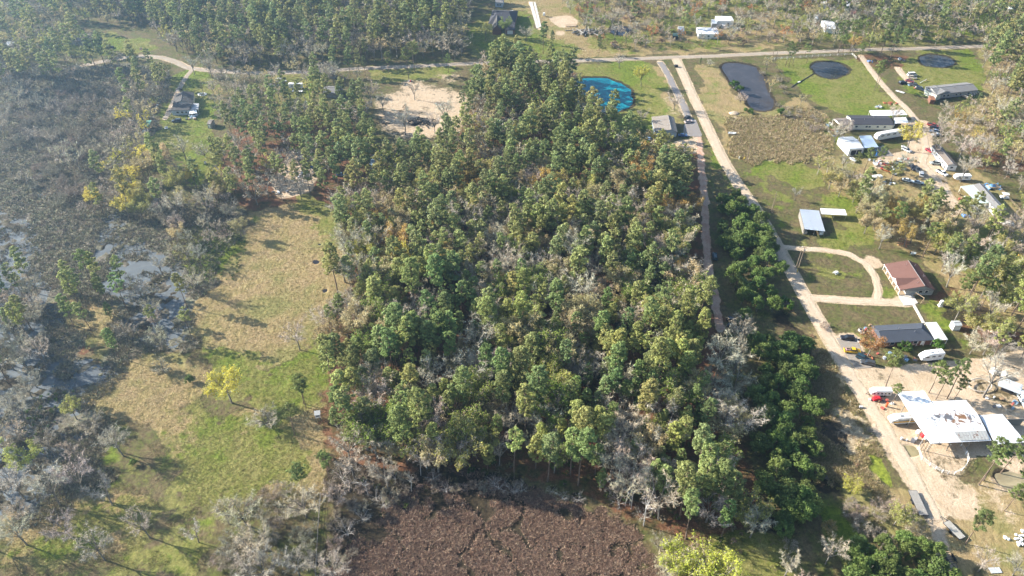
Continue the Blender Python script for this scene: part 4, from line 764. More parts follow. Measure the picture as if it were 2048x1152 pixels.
for t_ in TREES: by.setdefault(t_[0], []).append(t_)
REST = []
for k, L in by.items():
    L.sort(key=lambda t: t[2]); vis = []
    for t_ in L:
        px, py = P(t_[1], t_[2]); qx, qy = P(t_[1], t_[2], 12 if k in ('pine', 'bare', 'bud') else 3)
        inv = -20 < qx < 2068 and qy < 1160 and qy > -15
        (vis if inv and len(vis) < cap[k] else REST).append(t_)
    for (kk, x, y, s, z, lc) in vis:
        what, grp = ZT[z]
        hue = None
        if kk == 'pine':
            h = vn(x, y, 9, 15); h = min(1, max(0, (h-.5)*1.6+.5+random.uniform(-.35, .35))); hue = (.215+.13*h, .28+.07*h, .105+.015*h)
        if kk == 'bare': h = vn(x, y, 8, 16); hue = (.40+.15*h, .355+.12*h, .29+.07*h)
        adj = ADJ[kk]; bx, by_ = P(x, y)
        if kk == 'pine' and z in ('central', 'clearing_west'): adj = ('deep green pine', 'mid green pine', 'yellowish green pine')[0 if h < .33 else 1 if h < .66 else 2]
        if kk == 'bud': adj = {'olive': 'olive green', 'tan': 'tan', 'green': 'fresh green', 'orange': 'orange', 'yellow': 'yellow', 'rust': 'rust coloured'}.get(lc, 'pale')+' budding tree'
        if z == 'central':
            what = next(w_ for c_, w_ in ((by_ > 880, 'in the front row of the wood facing the brown moor'), (bx < 800 and by_ > 480, 'on the left flank of the wood beside the tan field'), (bx > 1250 and by_ > 420, 'on the right flank of the wood beside the sandy track'),
              (by_ < 300, 'on the narrow far tip of the wood left of the turquoise pond'), (by_ < 480, 'in the upper wood just below the sandy clearing'), (by_ < 690, 'in the very middle of the wood'), (True, 'in the lower middle of the wood')) if c_)
            grp = 'of the '+{'fac': 'front row', 'lef': 'left flank', 'rig': 'right flank', 'nar': 'far tip', 'upp': 'upper wood', 'ver': 'middle wood', 'low': 'lower wood'}[{'in the f': 'fac', 'on the l': 'lef', 'on the r': 'rig', 'on the n': 'nar', 'in the u': 'upp', 'in the v': 'ver', 'in the l': 'low'}[what[:8]]]
        if z == 'hedge_south': what += ', '+('far end' if by_ < 830 else 'middle' if by_ < 950 else 'near end')
        if z == 'hedge_north': what += ', '+('far half' if by_ < 520 else 'near half')
        tree(kk, x, y, s, adj+' '+what, PL[kk]+grp+(', '+adj if kk in ('pine', 'bud') and adj != ADJ[kk] else ''), hue, lc)
print('trees', {k: len(v) for k, v in by.items()}, 'rest', len(REST), 'hand', len(HAND))
# the far and hidden rest: one mesh per kind, low detail
LOW = {'pine': [make_pine(100+i, 20+i, 3.0, .40, 17, leaf=.8, npc=14, low=True) for i in range(3)],
 'bare': [make_bare(110+i, 13, 5, 5, 4, 3, 8, low=True, tww=.08, twl=1.4) for i in range(3)],
 'bud': [make_bare(120+i, 13, 5, 5, 4, 3, 3, leaf=420, lsz=.6, low=True, tww=.06) for i in range(3)],
 'broad': [make_broad(130+i, 8, 3.4, 30, 16, .7) for i in range(2)], 'bush': [make_bare(140+i, 3.8, 3.2, 7, 3, 3, 4, spread=1.4, bare_up=.06, low=True, tww=.05, trunk_r=.06) for i in range(2)]}
LOW['snagbush'] = LOW['bush']; LOW['dead'] = LOW['bare']
def merged(name, items, label, cat):               # items: (parts, x, y, scale, rot, colours per part)
    Vs, F3, F4, vv, cc, m3, m4, n = [], [], [], [], [], [], [], 0
    for parts, x, y, s, rz, cols_, mids in items:
        ca, sa = math.cos(rz), math.sin(rz)
        for tb, cl, mi in zip(parts, cols_, mids):
            if not hasattr(tb, '_a'): tb._a = tb.arrays()
            V, f3, f4, v = tb._a
            W = np.empty_like(V); W[:, 0] = (V[:, 0]*ca-V[:, 1]*sa)*s+x; W[:, 1] = (V[:, 0]*sa+V[:, 1]*ca)*s+y; W[:, 2] = V[:, 2]*s-.1
            Vs.append(W); F3.append(f3+n); F4.append(f4+n); vv.append(v); cc.append(np.broadcast_to(np.array(cl), (len(V), 3)))
            m3.append(np.full(len(f3), mi)); m4.append(np.full(len(f4), mi)); n += len(V)
    F3 = np.concatenate(F3); F4 = np.concatenate(F4)
    m = np_mesh(name, np.concatenate(Vs), np.concatenate([F3.ravel(), F4.ravel()]), np.concatenate([np.full(len(F3), 3), np.full(len(F4), 4)]),
        np.concatenate(m3+m4), {'v': np.concatenate(vv), 'col': np.concatenate(cc)})
    m.materials.append(TWIGA); m.materials.append(LEAFA)
    o = link(name, m); tag(o, label, cat, kind='stuff'); return o
sets = {}
for (k, x, y, s, z, lc) in REST:
    qx, qy = P(x, y, 10)
    if qx < -160 or qx > 2150 or qy > 1330: continue
    parts = random.choice(LOW[k]); bc = (.17,.13,.10) if k == 'pine' else (.26,.23,.20)
    if k == 'bud': cs_ = (bc, jit(COL['bud'], .12), jit(LEAFCOL[lc or 'tan'], .12)); ms_ = (0, 0, 1)
    else:
        h = vn(x, y, 9, 15); c_ = {'pine': (.19+.12*h, .245+.055*h, .105), 'bare': (.34+.12*h, .305+.09*h, .255+.05*h)}.get(k, COL[k]); cs_ = (bc, jit(c_, .12)); ms_ = (0, 1 if k in ('pine', 'broad') else 0)
    sets.setdefault(k, []).append((parts, x, y, s, random.uniform(0, 6.28), cs_, ms_))
LBS = {'pine': ('distant_pine_wood', 'hazy far pines of the woods behind the nearer trees', 'pine wood'), 'bare': ('distant_leafless_wood', 'hazy far leafless trees behind the nearer woods', 'leafless wood'),
 'bud': ('distant_budding_wood', 'far trees in thin spring leaf between the far pines', 'budding wood'), 'broad': ('evergreen_thicket', 'far glossy evergreens behind the near belt', 'evergreen thicket'), 'bush': ('bare_brushwood', 'leafless far bushes of marsh and thicket', 'brushwood')}
for k, it in sets.items():
    if k in LBS and it: merged(LBS[k][0], it, LBS[k][1], LBS[k][2])
# undergrowth on the forest floor and scrub in the marshes
def scrub(name, polys, gap, tpl, col, s, label, cat, seed, mids=(0, 1), frac=1.0):
    global TREES
    keepT = TREES; TREES = []
    for i, p in enumerate(polys): spread(p, [('bush', 1)], gap, 'x', s, seed+i)
    it = []
    for (_, x, y, sc, _, _) in TREES:
        pr = random.choice(tpl); cl = jit(random.choice(col), .2); it.append((pr, x, y, sc, random.uniform(0, 6.28), ((.2, .17, .14), cl), mids))
    TREES = keepT
    return merged(name, it, label, cat)
shT = [make_broad(200+i, 1.8+i*.4, 1.6, 9, 14, .42, False) for i in range(3)]
twT = [make_bare(210+i, 1.9+i*.3, 2.2, 5, 3, 3, 3, spread=1.5, bare_up=.05, low=True, tww=.035, trunk_r=.03, twl=.6) for i in range(3)]
scrub('undergrowth', [wood], 3.4, shT+twT, [(.10,.12,.03), (.17,.13,.07), (.07,.10,.025), (.22,.19,.13)], (.6, 1.2), 'mixed shrubs and saplings on the floor of the central wood', 'undergrowth', 300)
scrub('marsh_scrub', [SWAMP[0]], 3.2, twT, [(.22,.175,.14), (.17,.14,.12), (.25,.22,.15)], (.5, 1.1), 'grey brown scrub covering the upper left marsh', 'scrub', 320)
scrub('field_edge_weeds', [REEDS[0], REEDS[1], [(1860,240),(1990,240),(2060,470),(2060,560),(1900,540),(1740,470),(1640,380),(1700,330)]], 3.0, twT+shT[:1], [(.34,.24,.15), (.27,.19,.11), (.2,.18,.06)], (.3, .7), 'tan weeds and reeds on rough ground by the road', 'weeds', 340)
scrub('ditch_brush', [[(1560,600),(1600,640),(1650,760),(1690,880),(1690,960),(1620,1000),(1610,740)], [(1440,1060),(1560,1070),(1600,1150),(1500,1150)], MUD_SHADE[0]], 2.6, twT+twT+shT, [(.26,.21,.15), (.2,.15,.1), (.12,.14,.04)], (.3, .8), 'dark brush in the ditch and the wet wood edge', 'brush', 360)
scrub('far_brush', [[(1100,-60),(1640,-60),(1640,90),(1200,105)], [(1640,-60),(2100,-60),(2100,80),(1700,85)], [(1960,90),(2100,90),(2100,340),(1980,320)]], 5.0, twT+twT+shT, [(.32,.23,.17), (.25,.2,.13), (.14,.16,.05), (.34,.25,.18)], (.8, 1.8), 'reddish and tan brush beyond the cross road', 'brush', 380)
scrub('water_plants', [[(395,440),(500,480),(470,560),(400,560),(430,500)], [(40,800),(150,780),(110,860),(50,890)]], 2.0, shT, [(.06,.12,.02), (.09,.15,.02)], (.3, .6), 'dark green plants along the swamp shore', 'water plants', 390)
# ============================================================ BUILDINGS AND THINGS
def V2(p): return Vector((p.x, p.y, 0))
def rect(A, B, Cc_, h):
    a, b, c = (V2(G(*q, h)) for q in (A, B, Cc_)); ax = (b-a); L = ax.length; ax.normalize(); n = Vector((-ax.y, ax.x, 0)); W = (c-b).dot(n)
    ctr = a + ax*L/2 + n*W/2; return ctr, math.atan2(ax.y, ax.x), L, W
WHITE = paint('white_paint', (.78,.77,.74)); OFFW = paint('cream_siding', (.62,.60,.50)); GREYS = paint('grey_siding', (.30,.31,.31)); BLUEG = paint('pale_blue_siding', (.42,.48,.52))
BRICK = paint('brown_brick', (.20,.10,.07), .85); BEIGE = paint('beige_siding', (.50,.44,.36)); GLASS = paint('dark_glass', (.02,.025,.03), .08, spec=.8); DARKM = paint('dark_metal', (.03,.03,.035), .5)
WOOD = paint('bare_timber', (.38,.28,.18), .8); GWOOD = paint('grey_timber', (.24,.22,.19), .85, wear=.25); CONC = paint('concrete', (.55,.52,.47), .9); GALV = corrugated('galvanised_sheet', (.52,.55,.58), 0, .35)
WROOF = corrugated('white_metal_roof', (.80,.81,.82), 0, .4, pitch=1.2); TYRE = paint('tyre_rubber', (.015,.015,.015), .8); CHROME = paint('bare_metal', (.5,.5,.52), .3, .8); POLEW = paint('pole_wood', (.25,.19,.14), .9)
def windows(par, spec, L, W, h, child=True):
    for side, u, z, ww, hh in spec:
        x, y, dx, dy = {'F': (u*L/2, -W/2, ww, .08), 'B': (u*L/2, W/2, ww, .08), 'L': (-L/2, u*W/2, .08, ww), 'R': (L/2, u*W/2, .08, ww)}[side]
        if z < 0:
            MB().box((x, y, hh/2+.25), (dx+(.0 if dx > .1 else .02), dy+(.0 if dy > .1 else .02), hh)).build('door', DARKM if z < -1.5 else WHITE, par); continue
        f = MB().box((x, y, z), (dx+.2 if dx > .1 else .09, dy+.2 if dy > .1 else .09, hh+.2)).build('window', WHITE, par)
        MB().box((x, y, z), (dx if dx > .1 else .13, dy if dy > .1 else .13, hh)).build('pane', GLASS, f)
def house(name, label, cat, A, B, C_, h, rise, roof, wall, r=.5, hip=(0, 0), over=.35, wins=(), skirt=None, vents=2, group=None, thick=.16, walls=True):
    ctr, az, L, W = rect(A, B, C_, h); o = empty(name, ctr, az); tag(o, label, cat, group)
    yr = -W/2+W*r; z = h; t = thick
    x0, x1 = -L/2, L/2
    V = [(x0,-W/2,z),(x1,-W/2,z),(x1,W/2,z),(x0,W/2,z),(x0+hip[0],yr,z+rise),(x1-hip[1],yr,z+rise)]
    V += [(a, b, c-t) for a, b, c in V]
    F = [(0,1,5,4),(2,3,4,5),(1,2,5),(3,0,4),(7,6,10,11),(9,8,11,10),(8,7,11),(6,9,10),(0,6,7,1),(1,7,8,2),(2,8,9,3),(3,9,6,0)]
    if not hip[1]: F[2] = (1,7,11,5); F[6] = (2,5,11,8)
    if not hip[0]: F[3] = (0,4,10,6); F[7] = (3,9,10,4)
    rf = MB(); rf.add(V, F); R_ = rf.build('roof', roof, o)
    ridge = MB(); ridge.bar((x0+hip[0]+.1, yr, z+rise+.02), (x1-hip[1]-.1, yr, z+rise+.02), .1, 6); ridge.build('ridge_cap', paint('ridge_grey', (.2,.2,.2)), R_)
    for k in range(vents):
        vx = random.uniform(x0*.7, x1*.7); MB().cyl((vx, yr+W*.15*(1 if k % 2 else -1)*.8, z+rise*.75+.3), .09, .7, 6).build('vent_pipe', CHROME, R_)
    if walls:
        X0_, X1_, Y0_, Y1_ = x0+over, x1-over, -W/2+over, W/2-over; fz = .45 if skirt else 0
        hz_ = lambda y: z-t-.01+rise*((y+W/2)/(yr+W/2) if y < yr else (W/2-y)/(W/2-yr))
        wl = MB()
        if hip[0] or hip[1]: wl.box(((X0_+X1_)/2, (Y0_+Y1_)/2, (z-t+fz)/2), (X1_-X0_, Y1_-Y0_, z-t-.02-fz))
        else: wl.ext([(Y0_, fz), (Y1_, fz), (Y1_, hz_(Y1_)), (yr, hz_(yr)), (Y0_, hz_(Y0_))], X0_, X1_)
        wl.build('wall', wall, o)
        if skirt: MB().box((0, 0, .22), (X1_-X0_-.1, Y1_-Y0_-.1, .46)).build('skirting', skirt, o)
        windows(o, wins, X1_-X0_, Y1_-Y0_, h)
    o['_L'] = L; o['_W'] = W
    return o, L, W
def slab(par, corners, mat, thick=.12, name='roof'):
    V = [G(*c) for c in corners]; inv = par.matrix_basis.inverted() if par else Matrix.Identity(4); V = [inv @ v for v in V]; n = len(V)
    b = MB(); b.add(V + [v-Vector((0, 0, thick)) for v in V], [tuple(range(n)), tuple(range(n, 2*n))[::-1]] + [(i, (i+1) % n, n+(i+1) % n, n+i) for i in range(n)])
    return b.build(name, mat, par), V
def canopy(name, label, cat, corners, mat, postmat=None, group=None, posts=True, extra=0, thick=.12):
    c = sum((V2(G(*q)) for q in corners), Vector())/len(corners); o = empty(name, c); tag(o, label, cat, group); r_, V = slab(o, corners, mat, thick)
    if posts:
        n = len(V); P_ = list(V) + ([ (V[i]+V[(i+1) % n])/2 for i in range(n)] if extra else [])
        cc_ = sum(V, Vector())/n
        for v in P_:
            q = cc_ + (v-cc_)*.96; MB().box((q.x, q.y, (q.z-thick)/2), (.14, .14, q.z-thick-.01)).build('post', postmat or WHITE, o)
    return o, V
SH = {n: shingle(n, c) for n, c in {'brown_shingle': (.19,.10,.08), 'slate_shingle': (.085,.095,.115), 'charcoal_shingle': (.065,.065,.075), 'tan_shingle': (.30,.26,.22), 'grey_shingle': (.24,.23,.22), 'dark_shingle': (.09,.085,.08), 'taupe_shingle': (.22,.18,.15)}.items()}
# brown roofed house with the porch
o, L, W = house('porch_house', 'house with a wide brown gable roof and white porch posts', 'house', (1768,528), (1800,580), (1869,577), 2.9, 1.9, SH['brown_shingle'], GREYS, r=.66, over=.3, walls=False, vents=3)
w_ = MB(); y0, y1 = -W/2+3.0, W/2-.3; yr = -W/2+W*.66
w_.ext([(y0, .4), (y1, .4), (y1, 2.72), (yr, 4.55), (y0, 2.7+1.9*3.0/(W*.66)*.95)], -L/2+.3, L/2-.3); w_.build('wall', GREYS, o)
MB().box((0, (y0+y1)/2, .2), (L-.8, y1-y0-.2, .4)).build('skirting', CONC, o)
MB().box((0, -W/2+1.7, .2), (L-.4, 2.5, .4)).build('porch_deck', WOOD, o)
for k in range(6): MB().box((-L/2+.3+k*(L-.6)/5, -W/2+.25, 1.55), (.22, .22, 2.35)).build('post', WHITE, o)
MB().box((0, -W/2+.02, 2.72), (L-.1, .05, .3)).build('fascia', WHITE, o)
dg = MB(); dg.add([(L*.02,-W/2-.1,3.02),(L*.34,-W/2-.1,3.02),(L*.18,-W/2-.1,4.5),(L*.02,-W/2+3.2,3.6),(L*.34,-W/2+3.2,3.6),(L*.18,yr-.2,4.72)], [(0,2,5,3),(2,1,4,5),(0,1,2)]); dg.build('dormer_roof', SH['brown_shingle'], o)
MB().add([(L*.04,-W/2-.14,3.0),(L*.32,-W/2-.14,3.0),(L*.18,-W/2-.14,4.35)], [(0,1,2)]).build('dormer_gable', WHITE, o)
windows(o, [('R', .25, 1.8, 1.2, 1.0), ('R', .6, 1.8, 1.0, 1.0)], L-.6, W-.6, 2.9)
d_ = MB(); d_.bar((L*.15, yr+1.6, 4.4), (L*.15, yr+1.6, 5.6), .05); d_.bar((L*.15-.9, yr+1.6, 5.5), (L*.15+.9, yr+1.6, 5.5), .04); d_.bar((L*.15, yr+.9, 5.3), (L*.15, yr+2.4, 5.3), .04); d_.build('antenna', CHROME, o)
# swing frame
c = G(1836, 600); o = empty('swing_frame', (c.x, c.y, 0), R(-60)); tag(o, 'timber swing frame beside the concrete pad of the brown roofed house', 'swing frame')
MB().bar((-1.8,0,2.3), (1.8,0,2.3), .09).build('top_beam', WOOD, o)
for sx in (-1.8, 1.8):
    for sy in (-.9, .9): MB().bar((sx, sy, 0), (sx, 0, 2.3), .08).build('leg', WOOD, o)
# dark slate house
o, L, W = house('slate_roofed_house', 'long low house with dark slate grey hipped roof and brick walls', 'house', (1765,686), (1870.5,680), (1848.6,645.5), 2.7, 1.7, SH['slate_shingle'], BRICK, hip=(0.1, 3.2), over=.5, wins=[('F', .35, 1.6, 1.6, 1.1), ('F', -.2, 1.6, 1.6, 1.1), ('F', .62, -1, 1.0, 2.0), ('F', -.6, 1.6, 1.4, 1.1)], vents=3)
for k in range(4): MB().box((L*.05+k*2.6, -W/2+.25, 1.25), (.14, .14, 2.5)).build('porch_post', WHITE, o)
canopy('carport', 'bright white flat carport joined to the dark slate roofed house', 'carport', [(1871.5,681,2.9), (1896,679,2.5), (1873,644,2.5), (1850,645,2.9)], WROOF)
o, L, W = house('garden_shed', 'small white shed on the grass right of the slate roofed house', 'shed', (1909.5,651.5), (1925,651), (1918.5,641), 2.5, .5, GALV, WHITE, over=.1, wins=[('F', 0, -1, 1.0, 1.9)], vents=0)
# metal shed and canopy
o, V = canopy('metal_roofed_shed', 'open shed with grey corrugated lean-to roof on the right grass field', 'shed', [(1609.5,458,3.3), (1650.3,462.5,2.7), (1638,421,2.7), (1599.5,418,3.3)], corrugated('grey_metal_sheet', (.46,.50,.55), 0, .3, 1), GWOOD, extra=1)
bx = [MB().box((v.x*.8, v.y*.8, .7), (1.6, 1.2, 1.3)) for v in V[:2]]; [b.build('stored_crate', m_, o) for b, m_ in zip(bx, (BEIGE, WHITE))]
MB().box(((V[0].x+V[3].x)/2, (V[0].y+V[3].y)/2, 1.5), (.08, (V[3]-V[0]).length*.86, 2.7), math.atan2((V[3]-V[0]).y, (V[3]-V[0]).x)-R(90)).build('side_wall', GWOOD, o)
MB().box(((V[2].x+V[3].x)/2*.94, (V[2].y+V[3].y)/2*.94, 1.3), ((V[2]-V[3]).length*.9, .08, 2.4), math.atan2((V[2]-V[3]).y, (V[2]-V[3]).x)).build('back_wall', GWOOD, o)
canopy('white_canopy', 'small white canopy just right of the grey corrugated shed', 'canopy', [(1643.5,428,2.6), (1694,430.5,2.6), (1690,418.5,2.6), (1640.5,416.5,2.6)], WROOF, CHROME, extra=1)
# barn
c = V2(G(1910, 850)); o = empty('barn', c); tag(o, 'large open barn under a white metal roof with rust patches', 'barn')
g = NG('barn_roof_sheet'); o_ = g.objc(); pr_ = G(1908, 833, 5.2)-c; vm = g.n('VectorMath', operation='SUBTRACT'); g.set(vm.inputs[0], o_); vm.inputs[1].default_value = (pr_.x, pr_.y, 5.2)
sc_ = g.n('VectorMath', operation='MULTIPLY'); g.set(sc_.inputs[0], vm.outputs[0]); sc_.inputs[1].default_value = (.075, .17, 0); ln_ = g.n('VectorMath', operation='LENGTH'); g.set(ln_.inputs[0], sc_.outputs[0])
near_ = g.math('SUBTRACT', 1.0, g.step(ln_.outputs['Value'], .2, 1.1)); n1_ = g.noise(.45, 6, .7, o_, .6); n2_ = g.noise(.22, 4, .6, o_); sx_ = g.n('SeparateXYZ'); g.set(sx_.inputs[0], o_)
seam = g.math('GREATER_THAN', g.math('SINE', g.math('MULTIPLY', sx_.outputs[0], 6.283/1.1)), .96)
rs_ = g.step(g.math('MULTIPLY_ADD', near_, .17, n1_), .66, .69); cl_ = g.mix(g.step(n2_, .45, .6), (.74,.75,.76), (.60,.62,.65)); cl_ = g.mix(g.math('MULTIPLY', seam, .5), cl_, (.40,.41,.42))
cl_ = g.mix(rs_, cl_, g.mix(g.step(n2_, .48, .55), (.22,.12,.06), (.13,.13,.14))); BR = g.done(g.bsdf(cl_, .5, 0, .3, g.bump(g.math('SINE', g.math('MULTIPLY', sx_.outputs[0], 14.0)), .3, .03)))
slab(o, [(1861.7,887,4.0), (1982.7,881,4.0), (1956.2,829.7,5.2), (1824,832,5.2)], BR, .14); slab(o, [(1880.5,830.9,5.18), (1956.2,829.7,5.18), (1931.4,800,4.1), (1861.7,802.5,4.1)], BR, .14, 'roof')
slab(o, [(1824,832,5.17), (1881,831,5.17), (1848,781.3,3.8), (1793.7,784,3.8)], BR, .14, 'roof'); slab(o, [(1992,889,3.7), (2052,884,3.7), (2004.3,827.8,4.3), (1958.6,830.5,4.3)], BR, .14, 'lean_to_roof')
slab(o, [(1920.5,881.5,4.22), (1979,879,4.22), (1972,861,4.6), (1909,864,4.6)], corrugated('old_grey_sheet', (.36,.36,.34), .22, .6, 0, 1.0), .05, 'patched_panel')
for q in [(1861.7,887,4.0),(1902,885,4.0),(1942,883,4.0),(1982.7,881,4.0),(1843,860,4.6),(1824,832,5.1),(1956.2,829.7,5.1),(1793.7,784,3.8),(1848,781.3,3.8),(1861.7,802.5,4.1),(1931.4,800,4.1),(1809,808,4.4),(1992,889,3.7),(2052,884,3.7),(2004.3,827.8,4.2)]:
    p = G(*q); p = c + (Vector((p.x, p.y, 0))-c)*.985; MB().box((p.x-c.x, p.y-c.y, (q[2]-.2)/2), (.2, .2, q[2]-.2)).build('post', GWOOD, o)
for q1, q2, h_ in (((1866,826),(1930,822), 3.2), ((1930,822),(1950,850), 3.2), ((1958,852),(2040,850), 3.0)):
    a, b = V2(G(*q1))-c, V2(G(*q2))-c; m_ = (a+b)/2; MB().box((m_.x, m_.y, h_/2), ((b-a).length, .12, h_), math.atan2((b-a).y, (b-a).x)).build('wall', GWOOD, o)
# corral fence
def fence(name, label, pts, h, rails, mat, every=1, rr=.05, pr=.07, gap=None, group=None):
    Q = [V2(G(*p)) for p in pts]; o = empty(name, Q[0]); tag(o, label, 'fence', group); Q2 = []
    for a, b in zip(Q[:-1], Q[1:]):
        n = max(1, round((b-a).length/gap)) if gap else 1
        Q2 += [a+(b-a)*k/n for k in range(n)]
    Q2.append(Q[-1]); rl = MB()
    for a, b in zip(Q2[:-1], Q2[1:]):
        a = a-Q[0]; b = b-Q[0]
        for z in rails: rl.bar((a.x, a.y, z), (b.x, b.y, z), rr, 4)
    rl.build('rail', mat, o)
    for p in Q2[:90]: p = p-Q[0]; MB().box((p.x, p.y, h/2), (pr*2, pr*2, h)).build('post', mat, o)
    return o
z4 = lambda x, y: (1780+x/3.813, 850+y/3.813)
fence('corral_fence', 'curved white rail fence of the corral in front of the barn', [z4(*p) for p in ((245,120),(207,185),(237,265),(300,312),(345,337),(395,365),(440,374),(490,376),(545,348),(577,312),(592,275),(577,222),(537,162))], 1.5, (.45, .9, 1.4), WHITE, gap=3.2, rr=.04)
fence('white_road_fence', 'white rail fence along the cross road above the round pond', [(1536,120),(1600,116),(1660,112),(1704,110),(1712,118)], 1.4, (.4, .85, 1.3), WHITE, gap=4.2, rr=.055)
fence('wire_fence', 'thin dark wire fence on the left side of the bright pasture', [(1546,124),(1562,150),(1585,175),(1610,205),(1640,236),(1655,262)], 1.3, (.5, .9, 1.25), DARKM, gap=5, rr=.015, pr=.05)
fence('field_fence', 'pale fence line running to the bottom through the grey thicket', [(642,990),(638,1040),(635,1090),(632,1150),(631,1190)], 1.2, (.4, .8, 1.15), GWOOD, gap=3.5, rr=.05, pr=.05)
fence('trailer_home_fence', 'low pale rail fence behind the long grey roofed mobile home', [(1998,377),(2018,400),(2048,433),(2070,455)], 1.1, (.5, 1.05), WOOD, gap=4, rr=.05)
o = empty('drain_pipe', V2(G(1627,150))); tag(o, 'black hose running from the round pond across the pasture', 'pipe')
b = MB(); Q = [V2(G(*p))-V2(G(1627,150)) for p in ((1628,147),(1615,155),(1600,164),(1592,168),(1583,175))]
for a, c_ in zip(Q[:-1], Q[1:]): b.bar((a.x, a.y, .12), (c_.x, c_.y, .12), .25, 6)
b.build('hose', DARKM, o)
MB().box((V2(G(1598,165))-V2(G(1627,150))).to_tuple()[:2]+(.35,), (1.6, .7, .3), .5).build('cover', WHITE, o)
# ------------------------------------------------ compound with the junk cars
canopy('long_carport', 'long white carport behind the dark gabled mobile home', 'carport', [(1744,232.5,3.2), (1815,229.5,3.2), (1805.6,219.4,3.2), (1738.4,221,3.2)], WROOF, extra=1)
canopy('small_carport', 'white carport at the right end of the dark gabled mobile home', 'carport', [(1789,247,3.0), (1817,245,3.0), (1812,234.5,3.0), (1788.4,235.3,3.0)], WROOF)
house('dark_gabled_home', 'cream mobile home with dark gable roof left of two white carports', 'mobile home', (1706,249), (1788,250), (1781,231), 3.1, 1.1, SH['charcoal_shingle'], OFFW, over=.15, skirt=GREYS, wins=[('F', x, 1.9, 1.1, .9) for x in (-.8, -.3, -.15, .25, .6)])
o, L, W = house('porch_roof', 'weathered brown porch roof at the left end of the dark gabled home', 'porch', (1680,251), (1705,249), (1700,234.5), 3.0, .9, SH['taupe_shingle'], WHITE, over=.2, walls=False, vents=0)
for sx in (-1, 1):
    for sy in (-1, 1): MB().box((sx*(L/2-.2), sy*(W/2-.2), 1.4), (.15, .15, 2.8)).build('post', WHITE, o)
MB().ext([(-W/2+.1, 2.8), (W/2-.1, 2.8), (0, 3.8)], -L/2+.05, -L/2+.15).build('gable_board', WHITE, o)
o, L, W = house('metal_garage', 'white metal garage with pale low roof facing the asphalt slab', 'garage', (1699.4,298), (1728,296), (1718,271.5), 3.8, .8, corrugated('pale_grey_roof', (.62,.64,.66), 0, .4, 1), WHITE, over=.08, wins=[('F', -.3, -2, 2.6, 2.6), ('F', .5, -2, 2.4, 2.6)], vents=0)
canopy('garage_lean_to', 'pale blue lean-to roof joined to the right side of the white garage', 'lean-to', [(1728.5,296,3.6), (1757,294,3.0), (1742,270.5,3.0), (1718.5,271.5,3.6)], corrugated('pale_blue_roof', (.45,.55,.68), 0, .4, 1), WHITE)
o = empty('blue_post_frame', V2(G(1751,314))); tag(o, 'bright blue angled post frame at the slab by the white garage', 'frame')
BLUE = paint('bright_blue', (.05,.22,.55)); MB().bar((0,0,0), (.2,.3,3.2), .16).build('upright', BLUE, o); MB().bar((.2,.3,3.2), (-1.2,.3,3.6), .13).build('arm', BLUE, o)
house('diagonal_home', 'white mobile home with taupe roof set diagonally behind two tree trunks', 'mobile home', (1863,291), (1895.5,330.5), (1913,327.5), 3.2, .8, SH['taupe_shingle'], WHITE, over=.12, skirt=GREYS, wins=[('F', x, 1.9, 1.0, .9) for x in (-.75, -.3, .1, .5)]+[('R', 0, 1.9, 1.2, .9), ('F', .8, -2, .9, 1.9)])
house('grey_long_home', 'long white mobile home with grey roof at the right border', 'mobile home', (1947,369), (1992,420), (2011,417), 3.2, .7, SH['grey_shingle'], WHITE, over=.12, skirt=GREYS, wins=[('R', 0, 1.9, 1.6, .9), ('F', .8, 1.9, 1.0, .9), ('F', .4, -2, .9, 1.9)])
canopy('porch_cover', 'pale green blue metal porch cover along the grey roofed long home', 'porch cover', [(1921,372.5,2.8), (1958,407.5,2.8), (1979,405,3.0), (1946.8,369,3.0)], corrugated('pale_green_roof', (.48,.56,.50), 0, .4, 1), WHITE)
house('far_double_home', 'long mobile home with grey brown gable roof beside the shady pond', 'mobile home', (1873.3,189), (1957,180), (1933,164.3), 3.3, 1.3, SH['grey_shingle'], GREYS, over=.25, skirt=DARKM, wins=[('F', x, 1.9, 1.2, 1.0) for x in (-.85, -.6, -.4, 0, .2, .6)]+[('L', 0, 1.9, 1.4, 1.0)])
o, L, W = house('home_front_wing', 'cream gabled front wing of the long home beside the shady pond', 'house wing', (1850,178), (1874,190.5), (1886,173.5), 3.2, 1.2, SH['grey_shingle'], OFFW, over=.25, wins=[('L', 0, 1.8, 2.4, 1.5)], vents=0)
house('brown_shed', 'small reddish brown shed at the corner of the long home by the shady pond', 'shed', (1861,199.5), (1871,200.5), (1869,192), 2.4, .5, paint('rust_brown', (.28,.12,.06)), BRICK, over=.1, vents=0)
c = V2(G(1931, 196)); o = empty('wooden_deck', c, R(-55)); tag(o, 'pale timber deck with ramp in front of the long grey brown home', 'deck')
MB().box((0,0,.9), (5, 3.2, .15)).build('platform', WOOD, o); MB().add([(2.5,-.8,.9),(2.5,.8,.9),(6.5,.8,.05),(6.5,-.8,.05),(2.5,-.8,.8),(2.5,.8,.8),(6.5,.8,0),(6.5,-.8,0)], [(0,1,2,3),(4,7,6,5),(0,3,7,4),(1,5,6,2),(3,2,6,7),(0,4,5,1)]).build('ramp', WOOD, o)
for x, y in ((-2.4,-1.5),(2.4,-1.5),(-2.4,1.5),(2.4,1.5)): MB().box((x, y, .95), (.12,.12,1.9)).build('post', WOOD, o)
r_ = MB(); r_.bar((-2.4,-1.5,1.8), (2.4,-1.5,1.8), .05); r_.bar((-2.4,1.5,1.8), (2.4,1.5,1.8), .05); r_.bar((-2.4,-1.5,1.8), (-2.4,1.5,1.8), .05); r_.build('railing', WHITE, o)
c = V2(G(1946, 192)); o = empty('hoop_frame', c, R(10)); tag(o, 'bare white hoop frame right of the timber deck', 'frame'); b = MB()
